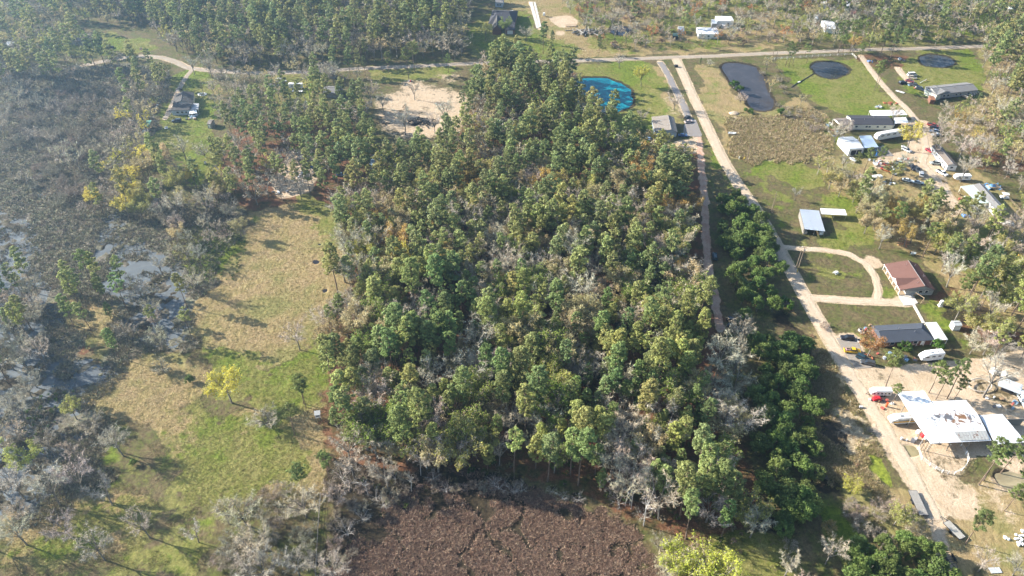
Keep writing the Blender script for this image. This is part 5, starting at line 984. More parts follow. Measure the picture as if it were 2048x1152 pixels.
for k in range(4):
    x = k*1.6-2.4
    for a in range(6): t1, t2 = math.pi*a/6, math.pi*(a+1)/6; b.bar((x, 1.8*math.cos(t1), 2.3*math.sin(t1)), (x, 1.8*math.cos(t2), 2.3*math.sin(t2)), .07, 4)
b.bar((-2.4,0,2.3), (2.4,0,2.3), .06); b.build('hoops', WHITE, o)
# grey roofed house by the asphalt drive
house('grey_roofed_house', 'grey roofed house with white eaves beside the asphalt driveway', 'house', (1303,233.5), (1308.6,263), (1355.5,265.5), 2.9, 1.3, SH['tan_shingle'], BLUEG, r=.72, over=.3, wins=[('R', -.7, 1.5, 1.2, 1.0), ('R', -.2, 1.5, 1.2, 1.0), ('R', .4, 1.5, 1.2, 1.0)])
# left lawn house
house('black_roofed_house', 'house with black brown gable roof on the left lawn', 'house', (349.5,189), (345.5,208.5), (385,207), 3.0, 1.5, SH['dark_shingle'], OFFW, r=.45, over=.2)
house('front_wing', 'pale blue front wing with black roof of the house on the left lawn', 'house wing', (341.5,220.5), (380,219.5), (381.5,207.8), 3.0, 1.0, SH['dark_shingle'], BLUEG, r=.9, over=.2, wins=[('F', -.4, 1.6, 1.2, 1.0), ('F', .1, 1.6, 1.2, 1.0), ('F', .55, 1.6, 1.0, 1.0)])
canopy('grey_porch_roof', 'pale grey porch roof at the right corner of the black roofed house', 'porch', [(381,219.5,2.8), (396.5,219,2.8), (398,206.5,2.8), (382.5,206.8,2.8)], corrugated('dull_grey_sheet', (.38,.38,.38), 0), WHITE)
canopy('patio_canopy', 'low white canopy over clutter in front of the black roofed house', 'canopy', [(378,227,2.2), (394,226,2.2), (393,220.5,2.5), (380,220.8,2.5)], WHITE, CHROME)
house('lawn_shed', 'small grey gabled shed at the lower right of the left lawn', 'shed', (413.5,248), (421.5,248.3), (421.5,239), 2.6, .8, SH['tan_shingle'], GREYS, over=.1, vents=0, wins=[('F', 0, -1, .9, 1.8)])
canopy('green_canopy', 'green metal canopy at the marsh bank left of the lawn', 'canopy', [(286.5,251,2.8), (297,252.5,2.8), (303,241,2.8), (294,240,2.8)], corrugated('green_sheet', (.14,.36,.30), 0), CHROME)
# far homes
house('manor_house', 'large house with steep dark hipped roof on the far lawn', 'house', (976,48), (1029,50), (1024,21), 3.4, 4.0, SH['charcoal_shingle'], BRICK, hip=(5, 5), over=.4, wins=[('F', x, 1.6, 1.4, 1.2) for x in (-.6, -.2, .3, .7)])
house('manor_front_wing', 'brick front wing with steep grey gable of the far manor', 'house wing', (1003,60), (1003.5,36), (985,36), 3.2, 3.0, SH['dark_shingle'], BRICK, over=.3, vents=0)
house('brick_garage', 'low brick garage wing at the right of the far manor', 'garage', (1010,60), (1030,60), (1028,44), 3.0, 2.0, SH['charcoal_shingle'], BRICK, over=.3, wins=[('F', 0, -1, 3.6, 2.3)], vents=0)
canopy('pale_terrace_roof', 'flat pale roof behind the far manor', 'canopy', [(1017,29.5,3.2), (1027,29,3.2), (1026,20.5,3.2), (1016,21,3.2)], WROOF)
house('pale_blue_house', 'pale blue house cut by the top border behind the manor', 'house', (990,5), (1006,5.5), (1005,-4), 3.2, 1.6, SH['grey_shingle'], BLUEG, over=.2, wins=[('F', -.3, 1.6, 1.0, 1.2), ('F', .3, 1.6, 1.0, 1.2)])
house('white_long_trailer_home', 'long white mobile home with rusty white roof in the far brush field', 'mobile home', (1397.5,67.5), (1438.5,68.5), (1437,55.5), 3.2, .3, WROOF, WHITE, over=.05, skirt=GREYS, wins=[('F', -.6, 1.8, 1.2, .9), ('F', 0, 1.8, 1.2, .9), ('F', .6, 1.8, 1.2, .9)], vents=0)
house('white_box_home', 'tall white flat roofed box building in the far brush field', 'outbuilding', (1435,41.5), (1467.5,42), (1465.5,32.5), 3.8, .3, WROOF, WHITE, over=.05, wins=[('F', .4, -2, 1.2, 2.0)], vents=0)
house('grey_annex', 'small grey annex left of the tall white box building', 'outbuilding', (1424,47), (1434,47.5), (1434,39), 3.0, .3, GALV, GREYS, over=.05, vents=0)
house('white_shed', 'white shed left of the long white mobile home', 'shed', (1357,60), (1369,60.5), (1369,53), 2.6, .5, GALV, WHITE, over=.05, vents=0)
house('dark_shed', 'dark green shed nearest the cross road in the brush field', 'shed', (1346,71.5), (1356.5,72), (1356,66), 2.4, .4, paint('dark_green', (.05,.10,.09)), DARKM, over=.05, vents=0)
house('white_gable_house', 'white gabled house among trees beyond the cross road at top right', 'house', (1651,57), (1672,58), (1669,42), 3.0, 1.6, WROOF, WHITE, over=.1, vents=0)
for q in [((1629,37),(1635,38),(1634,27),'narrow white outbuilding at top right among green yards'), ((1643,8),(1653,9),(1652,-2),'white building cut by the top border, left of two'), ((1691,13),(1699,14),(1698,3),'grey white building cut by the top border, right of two'), ((2001,17),(2010,17.5),(2010,9),'white small house at the top right lawn, left one'), ((2019,18),(2027,18.5),(2027,12),'white small house at the top right lawn, right one'), ((1889,18),(1899,18),(1899,10),'white shed on the far tan field at top right'), ((1703,27),(1713,28),(1712,20),'brick shed beside the far green yards')]:
    house('far_house', q[3], 'house', *q[:3], 2.8, .9, WROOF if 'brick' not in q[3] else SH['brown_shingle'], BRICK if 'brick' in q[3] else WHITE, over=.08, vents=0)
house('pale_roofed_cabin', 'small pale green roofed cabin at the far left border', 'cabin', (9,90), (24,91), (24,82), 2.8, 1.0, GALV, BEIGE, over=.1, vents=0)
house('brown_roofed_bungalow', 'brown roofed bungalow under hazy trees at upper left', 'house', (128,80), (162,83), (165,66), 2.9, 1.5, SH['taupe_shingle'], GREYS, over=.3, wins=[('F', -.4, 1.5, 1.2, 1.0), ('F', .4, 1.5, 1.2, 1.0)])
house('grey_roofed_cottage', 'grey roofed cottage among leafless trees above the clearing', 'house', (645,186), (679,187), (678,172.5), 2.9, 1.4, SH['grey_shingle'], GREYS, over=.3, vents=1)
house('white_roofed_shed', 'small white roofed shed beside the broad leafless trees', 'shed', (657,149), (669,149.5), (669,143), 2.5, .6, WROOF, GREYS, over=.1, vents=0)
house('wood_cabin', 'small dark cabin under the pines beside the blue pickup', 'cabin', (595,318), (609,318), (608,308), 2.6, .9, SH['grey_shingle'], DARKM, over=.1, vents=0)
house('blue_roofed_cabin', 'blue grey roofed cabin under the pines left of the wood pond', 'cabin', (738,330), (756,331), (757,318), 2.7, 1.0, corrugated('blue_grey_sheet', (.22,.30,.38), 0), GREYS, over=.1, vents=0)
# ------------------------------------------------ vehicles
def sect(x, hw, z0, z1, ch=.1):
    return (x, [(-hw, z0), (hw, z0), (hw, z1-ch), (hw-ch, z1), (-hw+ch, z1), (-hw, z1-ch)])
KIND = {
 'suv': dict(L=4.9, body=[(-2.42,.80,.45,.95),(-2.35,.92,.32,1.02),(1.2,.94,.32,1.05),(2.2,.90,.34,.92),(2.42,.80,.42,.75)], cab=[(-2.3,.80,1.0,1.2),(-2.1,.76,1.0,1.62),(.35,.76,1.0,1.66),(1.1,.80,1.0,1.12)], roof=[(-2.0,.68,1.60,1.70),(.3,.68,1.62,1.72)]),
 'sedan': dict(L=4.7, body=[(-2.35,.78,.45,.85),(-2.2,.90,.30,.92),(1.1,.92,.30,.92),(2.1,.88,.32,.80),(2.35,.76,.42,.65)], cab=[(-1.8,.74,.88,.95),(-1.1,.68,.88,1.36),(.3,.68,.88,1.38),(1.1,.76,.88,.95)], roof=[(-1.0,.60,1.34,1.42),(.25,.60,1.36,1.44)]),
 'pickup': dict(L=5.6, body=[(-2.8,.90,.50,1.05),(-2.75,.94,.40,1.08),(1.4,.95,.40,1.10),(2.6,.92,.42,1.02),(2.8,.82,.5,.85)], cab=[(-.65,.82,1.05,1.25),(-.5,.76,1.05,1.72),(.9,.76,1.05,1.74),(1.6,.82,1.05,1.15)], roof=[(-.45,.70,1.70,1.78),(.85,.70,1.71,1.79)]),
 'van': dict(L=5.6, body=[(-2.75,.92,.42,1.1),(-2.7,.98,.36,1.2),(1.8,.98,.36,1.2),(2.6,.92,.38,1.05),(2.78,.82,.45,.8)], cab=[(-2.7,.93,1.2,1.95),(-2.5,.92,1.2,2.0),(1.2,.92,1.2,2.0),(2.1,.88,1.2,1.25)], roof=[(-2.55,.86,1.94,2.12),(1.15,.86,1.94,2.12)])}
def hexc(c, rough=.25): return paint('car_%02d%02d%02d' % tuple(int(v*99) for v in c), c, rough, 0, .05, spec=.6)
def vehicle(kind, rear, front, col, label, cat=None, name=None, load=None):
    a, b = V2(G(*rear)), V2(G(*front)); c = (a+b)/2; az = math.atan2((b-a).y, (b-a).x); K = KIND[kind]
    o = empty(name or {'suv': 'parked_suv', 'sedan': 'parked_car', 'pickup': 'pickup_truck', 'van': 'parked_van'}[kind], c, az); tag(o, label, cat or {'suv': 'car', 'sedan': 'car', 'pickup': 'pickup truck', 'van': 'van'}[kind])
    m = hexc(col); bd = MB(); bd.loft([sect(*s) for s in K['body']])
    bo = bd.build('body', m, o)
    if kind == 'pickup': MB().box((-1.72, 0, 1.09), (1.9, 1.5, .06)).build('bed', DARKM, bo)
    cb = MB(); cb.loft([sect(*s) for s in K['cab']]); cb.build('glasshouse', GLASS, o); rf = MB(); rf.loft([sect(*s, ch=.05) for s in K['roof']]); rf.build('roof', m, o)
    for sx in (-.31, .31):
        for sy in (-1, 1): MB().cyl((K['L']*sx, sy*.84, .34), .34, .24, 10, 'Y').build('wheel', TYRE, o)
    for sy in (-1, 1): MB().box((K['L']/2-.03, sy*.6, .68), (.1, .35, .15)).build('headlight', WHITE, o)
    if load: load(o)
    return o
def junk_load(o):
    b = MB()
    for k in range(5): b.box((-1.8+random.uniform(-.6, .6), random.uniform(-.5, .5), 1.25), (.5, .35, .3), random.uniform(0, 3))
    b.build('load', paint('pinkish_load', (.5,.3,.3)), o)
BLK, DRK, SIL, WHT, RED, YEL, BLU = (.02,.02,.025), (.06,.065,.07), (.42,.43,.44), (.74,.74,.72), (.28,.03,.03), (.72,.42,.02), (.06,.16,.34)
vehicle('suv', (1706,679), (1682,677), BLK, 'dark car parked topmost on the driveway of the slate roofed house'); vehicle('pickup', (1690,703), (1717,705), YEL, 'bright yellow pickup with loaded bed on the driveway', load=junk_load)
vehicle('suv', (1749,731), (1721,725), DRK, 'dark grey car below the yellow pickup'); 
vehicle('suv', (1455,640), (1478,648), DRK, 'upper of two dark cars in the shade beside the belt'); vehicle('suv', (1455,654), (1477,661), BLK, 'lower of two dark cars in the shade beside the belt')
vehicle('suv', (1429.5,522), (1428.5,508), (.05,.08,.09), 'dark green car parked on the sandy track'); vehicle('sedan', (1366,247), (1387,243), (.50,.40,.36), 'pale silver car on the asphalt in front of the grey roofed house'); vehicle('sedan', (1356,272), (1375,273), (.08,.14,.28), 'blue car half hidden at the corner of the grey roofed house')
vehicle('suv', (1370,240), (1378,234), (.05,.05,.05), 'black car behind the pale silver car on the asphalt'); vehicle('sedan', (1292,278), (1307,282), (.22,.32,.45), 'pale blue car left of the thin green tree')
vehicle('suv', (1842,357), (1842,343), WHT, 'white car on the lane at the end of the junk row'); vehicle('pickup', (1873,342), (1894,354), WHT, 'white pickup below the diagonal mobile home'); vehicle('pickup', (1884,328.5), (1859,328), (.34,.38,.37), 'grey green pickup beside the diagonal mobile home')
vehicle('sedan', (1853,300), (1866,307), (.35,.03,.05), 'small dark red car left of the diagonal mobile home'); vehicle('sedan', (1880,270), (1862,272), SIL, 'silver car on the right of the farm lane'); vehicle('sedan', (1876,263), (1860,264), (.20,.26,.36), 'blue grey car behind the silver car by the lane')
vehicle('pickup', (1856,250), (1874,255), (.30,.05,.03), 'rusty red pickup topmost right of the farm lane'); vehicle('suv', (1861,257.5), (1877,258.5), BLK, 'black car between the rusty red and blue grey cars'); vehicle('suv', (1820,330), (1828,344), BLK, 'black car in the junk row left of the white car'); vehicle('pickup', (1829,334), (1838,347), DRK, 'dark pickup in the junk row nearest the white car')
vehicle('pickup', (1771,331), (1788,335), (.33,.05,.04), 'red pickup upper one in the junk row'); vehicle('pickup', (1766,339), (1780,345), (.30,.03,.03), 'dark red pickup lower one in the junk row'); vehicle('van', (1782,339), (1790,352), WHT, 'white van in front of the red pickups'); vehicle('pickup', (1790,327), (1806,330), (.28,.33,.28), 'grey green pickup upper one among the junk'); vehicle('pickup', (1792,334), (1806,339), (.22,.27,.24), 'dull green pickup lower one among the junk')
vehicle('suv', (1806,299), (1819,305), (.5,.5,.5), 'pale grey car at the foot of the yellowish tree'); vehicle('sedan', (1807,361), (1822,364), (.62,.64,.62), 'pale car under the olive trees below the junk row'); vehicle('sedan', (1829,366), (1843,368), (.5,.55,.54), 'second pale car under the olive trees')
vehicle('van', (1813,152), (1834,151), WHT, 'white van topmost of the cluster beside the yard lane'); vehicle('suv', (1819,156), (1829,158), (.44,.38,.30), 'tan car below the white van by the yard lane'); vehicle('sedan', (1812,162), (1826,165), (.26,.07,.08), 'dark red car in the cluster by the yard lane'); vehicle('suv', (1798,168), (1811,166), BLK, 'black car left in the cluster by the yard lane'); vehicle('pickup', (1820,170), (1836,175), DRK, 'dark pickup nearest the long grey brown home'); vehicle('suv', (1834,178), (1846,182), (.03,.04,.05), 'black car touching the shadow of the long grey brown home')
vehicle('suv', (363,243), (345,244), (.05,.07,.09), 'dark car in front of the black roofed house'); vehicle('sedan', (382,232), (393,232), (.66,.66,.64), 'pale car under the low canopy'); vehicle('suv', (1444,55), (1455,56), WHT, 'white car beside the tall white box building'); vehicle('sedan', (1469,60), (1480,61), (.5,.52,.55), 'grey car right of the tall white box building')
vehicle('suv', (205,80), (188,80), DRK, 'dark car upper one on the hazy lawn at upper left'); vehicle('suv', (212,98), (228,95), BLK, 'dark car lower one on the hazy lawn at upper left'); vehicle('pickup', (620,333), (638,337), (.05,.14,.36), 'blue pickup on the sandy ground under the pines'); vehicle('pickup', (632,342), (645,346), (.05,.07,.10), 'black pickup behind the blue pickup'); vehicle('sedan', (676,351), (690,351), (.12,.22,.34), 'blue car hidden under the pines below the clearing')
vehicle('suv', (2036,258), (2056,256), WHT, 'white vehicle cut by the right border'); vehicle('suv', (1497,458), (1491,472), DRK, 'dark vehicle behind the parked trailers by the belt'); vehicle('suv', (1722,717), (1729,720), (.02,.05,.07), 'small dark utility cart between pickup and grey car', 'cart')
# ------------------------------------------------ trailers, campers, bus
def boxtrailer(name, label, cat, rear, front, h, w_, mat, z0=.7, stripe=None, tongue=1.2, nose=0.0, wins=4, ac=True, stripez=None, wheels=2, rm=None):
    a, b = V2(G(*rear)), V2(G(*front)); c = (a+b)/2; L = (b-a).length; az = math.atan2((b-a).y, (b-a).x); o = empty(name, c, az); tag(o, label, cat)
    bd = MB(); hw = w_/2; bd.loft([sect(-L/2, hw-.08, z0+.1, h-.1, .15), sect(-L/2+.15, hw, z0, h, .18), sect(L/2-.4-nose, hw, z0, h, .18), sect(L/2, hw-.12, z0+(.5 if nose else .1), h-.35-nose*.5, .2)]); bd.build('body', mat, o)
    MB().box((-nose/2, 0, h+.01), (L-nose-.8, w_-.5, .05)).build('roof_skin', rm or WHITE, o)
    if stripe:
        for sy in (-1, 1): MB().box((-.1, sy*(hw+.012), stripez or (z0+.75)), (L-1.3, .02, .55)).build('stripe', stripe, o)
    for sy in (-1, 1):
        for k in range(wins):
            MB().box((-L/2+(k+.8)*L/(wins+.6), sy*(hw+.02), h-1.1), (L/wins*.42, .05, .55)).build('window', GLASS, o)
    if ac: MB().box((.1*L, 0, h+.16), (.9, .7, .3)).build('roof_unit', WHITE if not stripe else GREYS, o); MB().box((-.22*L, .2, h+.1), (.45, .45, .16)).build('roof_hatch', GREYS, o)
    for k in range(wheels):
        for sy in (-1, 1): MB().cyl((-L*.12+k*.85-.4, sy*(hw-.1), .38), .38, .25, 10, 'Y').build('wheel', TYRE, o)
    if tongue: t = MB(); t.bar((L/2-.3, .6, .55), (L/2+tongue, 0, .5), .06); t.bar((L/2-.3, -.6, .55), (L/2+tongue, 0, .5), .06); t.bar((L/2+tongue-.1, 0, .5), (L/2+tongue-.1, 0, .02), .06); t.build('tongue', DARKM, o)
    return o, L
boxtrailer('fifth_wheel_camper', 'long white camper trailer in front of the dark gabled home', 'camper', (1803,271.5), (1749,281), 3.9, 2.7, WHITE, nose=1.0, wins=4, tongue=0)
boxtrailer('white_camper', 'white camper with stepped nose beside the slate roofed house', 'camper', (1880,716), (1837,721), 3.6, 2.5, WHITE, nose=1.6, wins=3, tongue=0)
boxtrailer('horse_trailer', 'white horse trailer above the red engine part by the barn', 'trailer', (1779,789), (1738,789), 2.7, 2.1, WHITE, z0=.5, wins=5, ac=False, nose=.8)
boxtrailer('rounded_camper', 'rounded white camper below the diagonal mobile home', 'camper', (1937,360), (1906,360), 3.0, 2.4, WHITE, nose=.7, wins=2)
boxtrailer('truck_cap_trailer', 'short white trailer at the lower left of the junk yard', 'trailer', (1760,360), (1742,363), 2.7, 2.3, WHITE, wins=1, ac=True)
boxtrailer('travel_trailer', 'white travel trailer on grass beside boats above the left woods', 'camper', (579,177), (609,176), 3.1, 2.4, WHITE, wins=3)
boxtrailer('white_trailer', 'white covered trailer between the road and the northern belt', 'trailer', (1502,488), (1524,487), 2.6, 2.3, WHITE, wins=0, ac=False)
boxtrailer('grey_utility_trailer', 'grey box trailer left of the white covered trailer by the belt', 'trailer', (1484,476), (1499,474), 2.2, 2.0, GREYS, wins=1, ac=False)
boxtrailer('border_trailer', 'pale blue white trailer cut by the right border near the barn', 'trailer', (2038,792), (2056,822), 2.9, 2.4, paint('pale_blue_panel', (.55,.62,.66)), wins=2)
# yellow striped bus
o, L = boxtrailer('converted_bus', 'white roofed bus with yellow orange sides next to the barn', 'bus', (1826,842), (1776,845), 3.0, 2.5, paint('bus_white', (.74,.73,.68)), z0=.55, stripe=paint('bus_yellow', (.70,.38,.03)), stripez=1.45, nose=1.3, wins=0, tongue=0, wheels=1)
for sy in (-1, 1): MB().box((-.4, sy*1.275, 2.05), (L*.55, .05, .45)).build('window_band', GREYS, o)
MB().add([(L/2-1.1,-1.0,1.75),(L/2-1.1,1.0,1.75),(L/2-1.65,.95,2.72),(L/2-1.65,-.95,2.72)], [(0,1,2,3)]).add([(L/2-1.05,-1.0,1.72),(L/2-1.05,1.0,1.72),(L/2-1.6,.95,2.74),(L/2-1.6,-.95,2.74)], [(0,1,2,3)]).build('windscreen', GLASS, o)
for sy in (-1, 1): MB().cyl((L/2-1.8, sy*1.1, .42), .42, .28, 10, 'Y').build('wheel', TYRE, o)
# flatbeds
def flatbed(name, label, rear, front, wd, deck, frame=False):
    a, b = V2(G(*rear)), V2(G(*front)); c = (a+b)/2; L = (b-a).length; az = math.atan2((b-a).y, (b-a).x); o = empty(name, c, az); tag(o, label, 'flatbed trailer')
    n = max(6, int(L/.6)); d = MB()
    if not frame:
        for k in range(7): d.box((0, -wd/2+wd*(k+.5)/7, .86+.004*(k % 2)), (L-.15, wd/7-.03, .06))
        d.build('deck', deck, o)
    f = MB(); f.box((0, wd/2, .78), (L, .1, .2)); f.box((0, -wd/2, .78), (L, .1, .2)); f.box((-L/2, 0, .775), (.1, wd-.12, .2)); f.box((L/2, 0, .775), (.1, wd-.12, .2))
    for k in range(4): f.box((-L/2+L*(k+.9)/4.8, 0, .70), (.08, wd-.12, .1))
    f.build('frame', DARKM, o)
    for k in range(2):
        for sy in (-1, 1): MB().cyl((-L*.1+k*.95-.3, sy*(wd/2+.14), .4), .4, .22, 12, 'Y').build('wheel', TYRE, o)
    for sy in (-1, 1): MB().box((-L*.1+.17, sy*(wd/2+.14), .86), (2.0, .26, .05)).build('fender', DARKM, o)
    t = MB(); t.bar((L/2, wd*.35, .75), (L/2+1.9, 0, .75), .07); t.bar((L/2, -wd*.35, .75), (L/2+1.9, 0, .75), .07); t.bar((L/2+1.7, 0, .9), (L/2+1.7, 0, 0), .06); t.build('tongue', DARKM, o); return o
flatbed('flatbed_trailer', 'long grey decked flatbed trailer on the sandy yard', (1823,984), (1846,1034), 2.5, paint('grey_deck', (.30,.28,.25), .9, wear=.3)); flatbed('flatbed_trailer', 'shorter flatbed trailer below the long one on the sand', (1923,1080), (1890,1046), 2.2, paint('pale_deck', (.36,.34,.30), .9, wear=.3)); flatbed('flatbed_trailer', 'bare black trailer frame at the end of the sandy yard', (1892,1108), (1906,1130), 2.0, DARKM, True)
# boats
def boat(label, a_, b_, col, w_=2.0):
    a, b = V2(G(*a_)), V2(G(*b_)); c = (a+b)/2; L = (b-a).length; o = empty('boat', c, math.atan2((b-a).y, (b-a).x)); tag(o, label, 'boat'); h = MB()
    h.loft([(-L/2, [(-w_*.3,.35),(w_*.3,.35),(w_*.45,1.0),(-w_*.45,1.0)]), (L*.1, [(-w_*.25,.3),(w_*.25,.3),(w_*.5,1.05),(-w_*.5,1.05)]), (L*.35, [(-w_*.1,.45),(w_*.1,.45),(w_*.3,1.15),(-w_*.3,1.15)]), (L/2, [(-.03,.9),(.03,.9),(.05,1.25),(-.05,1.25)])]); h.build('hull', hexc(col), o)
    MB().box((-L*.12, 0, 1.06), (L*.45, w_*.6, .04)).build('cockpit', GREYS, o); MB().box((-L/2-.15, 0, .95), (.35, .4, .8)).build('outboard', DARKM, o); t = MB(); t.box((0, 0, .28), (L*.9, .6, .1)); t.build('cradle', DARKM, o)
boat('white boat below the white garage', (1700,318), (1712,327), WHT); boat('small white boat among the junk left of the trunk', (1747,327), (1753,334), WHT, 1.6); boat('white boat left of the travel trailer', (551,160), (573,161), (.6,.62,.62)); boat('grey boat below the other by the travel trailer', (552,166), (575,165), (.45,.47,.48)); boat('white rowing boat in the reed field right of the road', (1456,268.5), (1472,270), WHT, 1.8); boat('small pale boat on its back behind the brown roofed house', (1820,509), (1831,511), (.45,.5,.5), 1.5); boat('white canoe in the trailer yard beside a trunk', (1803,294), (1811,300), WHT, 1.3)
flatbed('flatbed_trailer', 'low pale trailer on grass below the travel trailer', (585,184), (606,185), 2.0, WHITE)
# poles
def pole(x, y, h, label, arm=True, box=False):
    p = V2(G(x, y)); o = empty('utility_pole', p, R(-20)); tag(o, label, 'utility pole'); MB().cyl((0,0,h/2), .16, h, 8, 'Z', .11).build('pole', POLEW, o)
    if arm: MB().box((0, .16, h-.5), (2.2, .12, .12)).build('crossarm', POLEW, o)
    for sx in ((-.9, 0, .9) if arm else (0,)): MB().cyl((sx, .1 if arm else 0, h-.3+(.3 if not arm else 0)), .06, .22, 6).build('insulator', WHITE, o)
    if box: MB().cyl((.3, -.1, h-1.6), .28, .9, 8).build('transformer', CHROME, o)
    return p
p1 = pole(1597, 535, 10.2, 'utility pole with transformer on the grass inside the loop driveway', box=True); p1b = pole(1592, 536, 9.0, 'second pole leaning close to the transformer pole', False); p2 = pole(1543, 423, 9.9, 'utility pole on the grass left of the grey corrugated shed', False); p3 = pole(1494, 321, 9.5, 'utility pole at the lower edge of the reed field', False)
pole(1542,126,8, 'pole at the left end of the white road fence', False); pole(1550,127,8, 'pole just right of the left end of the white road fence', False); p4 = pole(407.6, 189, 9.0, 'thin dark pole standing in a white ring on the left lawn', False)
b = MB(); 
def wire(a, za, c_, zc, par, sag=.8, r_=.018):
    b = MB(); pr = None
    for k in range(9):
        t = k/8; q = Vector((a.x+(c_.x-a.x)*t, a.y+(c_.y-a.y)*t, za+(zc-za)*t-sag*4*t*(1-t)))-par
        if pr is not None: b.bar(pr, q, r_, 4)
        pr = q
    return b
for a, za, c_, zc, lb in ((p3, 9.4, p2, 9.8, 'thin wire between the reed field pole and the shed pole'), (p2, 9.8, p1, 10.0, 'thin wire between the shed pole and the transformer pole')):
    w1 = wire(a, za, c_, zc, Vector((0, 0, 0)), 1.0, .02).build('power_line', DARKM); tag(w1, lb, 'wire')
o = empty('flower_ring', p4); tag(o, 'white ring of stones round the thin pole on the left lawn', 'ring'); b = MB()
for k in range(14): b.box((2.2*math.cos(k*.449)-.8, 1.5*math.sin(k*.449), .15), (.8, .6, .35), k*.45)
b.build('stones', WHITE, o)
p = V2(G(1594,545)); o = empty('marker_post', p); tag(o, 'short yellow marker post beside the transformer pole', 'post'); MB().cyl((0,0,.9), .14, 1.8, 8).build('tube', paint('marker_yellow', (.7,.5,.03)), o); MB().cyl((0,0,1.85), .16, .12, 8).build('cap', DARKM, o)
p = V2(G(1486,320)); o = empty('marker_post', p); tag(o, 'short yellow marker post beside the reed field pole', 'post'); MB().bar((0,0,0), (.8,.2,1.8), .15).build('tube', paint('marker_yellow', (.7,.5,.03)), o); MB().cyl((.8,.2,1.8), .17, .12, 8).build('cap', DARKM, o)
p = V2(G(1478,318)); o = empty('valve_post', p); tag(o, 'short white post left of the yellow marker by the reeds', 'post'); MB().cyl((0,0,.6), .2, 1.2, 8).build('tube', WHITE, o); MB().sphere((0,0,1.25), (.24,.24,.2)).build('cap', WHITE, o)
# assorted yard things
def item(name, label, cat, px, py, fn, az=0.0):
    o = empty(name, V2(G(px, py)), az); tag(o, label, cat); fn(o); return o
def bench(o):
    MB().box((0,0,.75), (2.0,.8,.08)).build('tabletop', WHITE, o)
    for s in (-1, 1): MB().box((0, s*.7, .45), (2.0,.28,.06)).build('seat', WHITE, o); MB().bar((s*.7,-.7,0), (s*.7,.35,.75), .05).build('leg', WHITE, o); MB().bar((s*.75,.7,0), (s*.75,-.35,.75), .05).build('leg', WHITE, o)
item('picnic_table', 'white picnic table on the grass inside the loop driveway', 'table', 1671, 547, bench, .6)
def tramp(o):
    b = MB(); n = 16
    for k in range(n): a1, a2 = 6.2832*k/n, 6.2832*(k+1)/n; b.bar((2.1*math.cos(a1), 2.1*math.sin(a1), .8), (2.1*math.cos(a2), 2.1*math.sin(a2), .8), .09)
    b.build('rim', GREYS, o); MB().cyl((0,0,.78), 2.0, .03, 20).build('mat', DARKM, o)
    for k in range(4): MB().bar((2.1*math.cos(k*1.57), 2.1*math.sin(k*1.57), 0), (2.1*math.cos(k*1.57), 2.1*math.sin(k*1.57), .8), .05).build('leg', GREYS, o)
item('trampoline', 'round black trampoline in front of the pale green porch cover', 'trampoline', 1944, 419, tramp)
def cart(o):
    MB().box((0,0,.55), (2.4,1.2,.5)).build('body', WHITE, o); MB().box((-.1,0,1.9), (1.8,1.3,.1)).build('roof', WHITE, o); MB().box((-.2,0,1.0), (.5,1.1,.4)).build('seat', BEIGE, o)
    for x in (-.8,.8):
        for y in (-.5,.5): MB().bar((x*1.0,y,.8), (x*.85,y,1.9), .04).build('post', DARKM, o); MB().cyl((x,y*1.1,.25), .25, .18, 8, 'Y').build('wheel', TYRE, o)
g_ = item('golf_cart', 'white roofed golf cart behind the grey roofed long home', 'golf cart', 2008, 397, cart, -.2); g_.scale = (1.5, 1.5, 1.3)
def dumpster(o):
    MB().box((0,0,.6), (1.9,1.3,1.2)).build('bin', DARKM, o); MB().box((0,-.02,1.25), (1.95,1.35,.1)).build('lid', DARKM, o)
    for x in (-.7,.7): MB().cyl((x,.7,.15), .15, .12, 8, 'X').build('wheel', TYRE, o)
item('dumpster', 'black wheeled bin at the junction of road and cross road', 'bin', 1352, 134, dumpster, .3)
def stand(o):
    MB().box((0,0,2.6), (1.6,1.6,1.5)).build('cabin', WHITE, o); MB().box((0,0,3.42), (1.9,1.9,.1)).build('roof', GREYS, o); MB().box((0,-.81,2.8), (.9,.04,.4)).build('opening', DARKM, o)
    for x in (-.7,.7):
        for y in (-.7,.7): MB().bar((x*1.3,y*1.3,0), (x,y,1.9), .06).build('leg', DARKM, o)
item('hunting_stand', 'small white hunting stand on legs at the wood edge by the two pines', 'hunting stand', 638, 840, stand, .2)
def engine(o):
    m = paint('bright_red', (.62,.03,.04)); MB().box((0,0,.8), (2.2,1.2,1.0)).build('cabinet', m, o); MB().box((1.3,.1,.5), (.9,1.0,.7)).build('tank', m, o); MB().cyl((-.5,0,1.5), .12, .7, 8).build('exhaust', m, o); MB().box((0,0,.15), (3.2,1.0,.12)).build('skid', DARKM, o)
item('red_generator', 'bright red machine below the white horse trailer', 'machine', 1751, 800, engine, .1)
def barrel(o): 
    m = paint('orange_red', (.62,.10,.03)); MB().cyl((0,0,.9), .3, 1.8, 10).build('tube', m, o); MB().cyl((0,0,1.82), .34, .1, 10).build('cap', m, o)
item('orange_barrel', 'orange red upright barrel under the low tree by the bus', 'barrel', 1772, 813, barrel)
def redstuff(o):
    for k, (x, y) in enumerate(((0,0),(.9,-1.2),(1.6,-2.2))): MB().sphere((x,y,.9), (.8,.8,.9), 10, 6, .08).build('wrapped_load', WHITE if k % 2 == 0 else paint('bright_red', (.62,.03,.04)), o)
    MB().box((.8,-1.1,.12), (2.6,3.6,.12), -.6).build('pallet', WOOD, o)
item('wrapped_bales', 'red and white wrapped bales half under the left barn eave', 'bales', 1835, 868, redstuff)
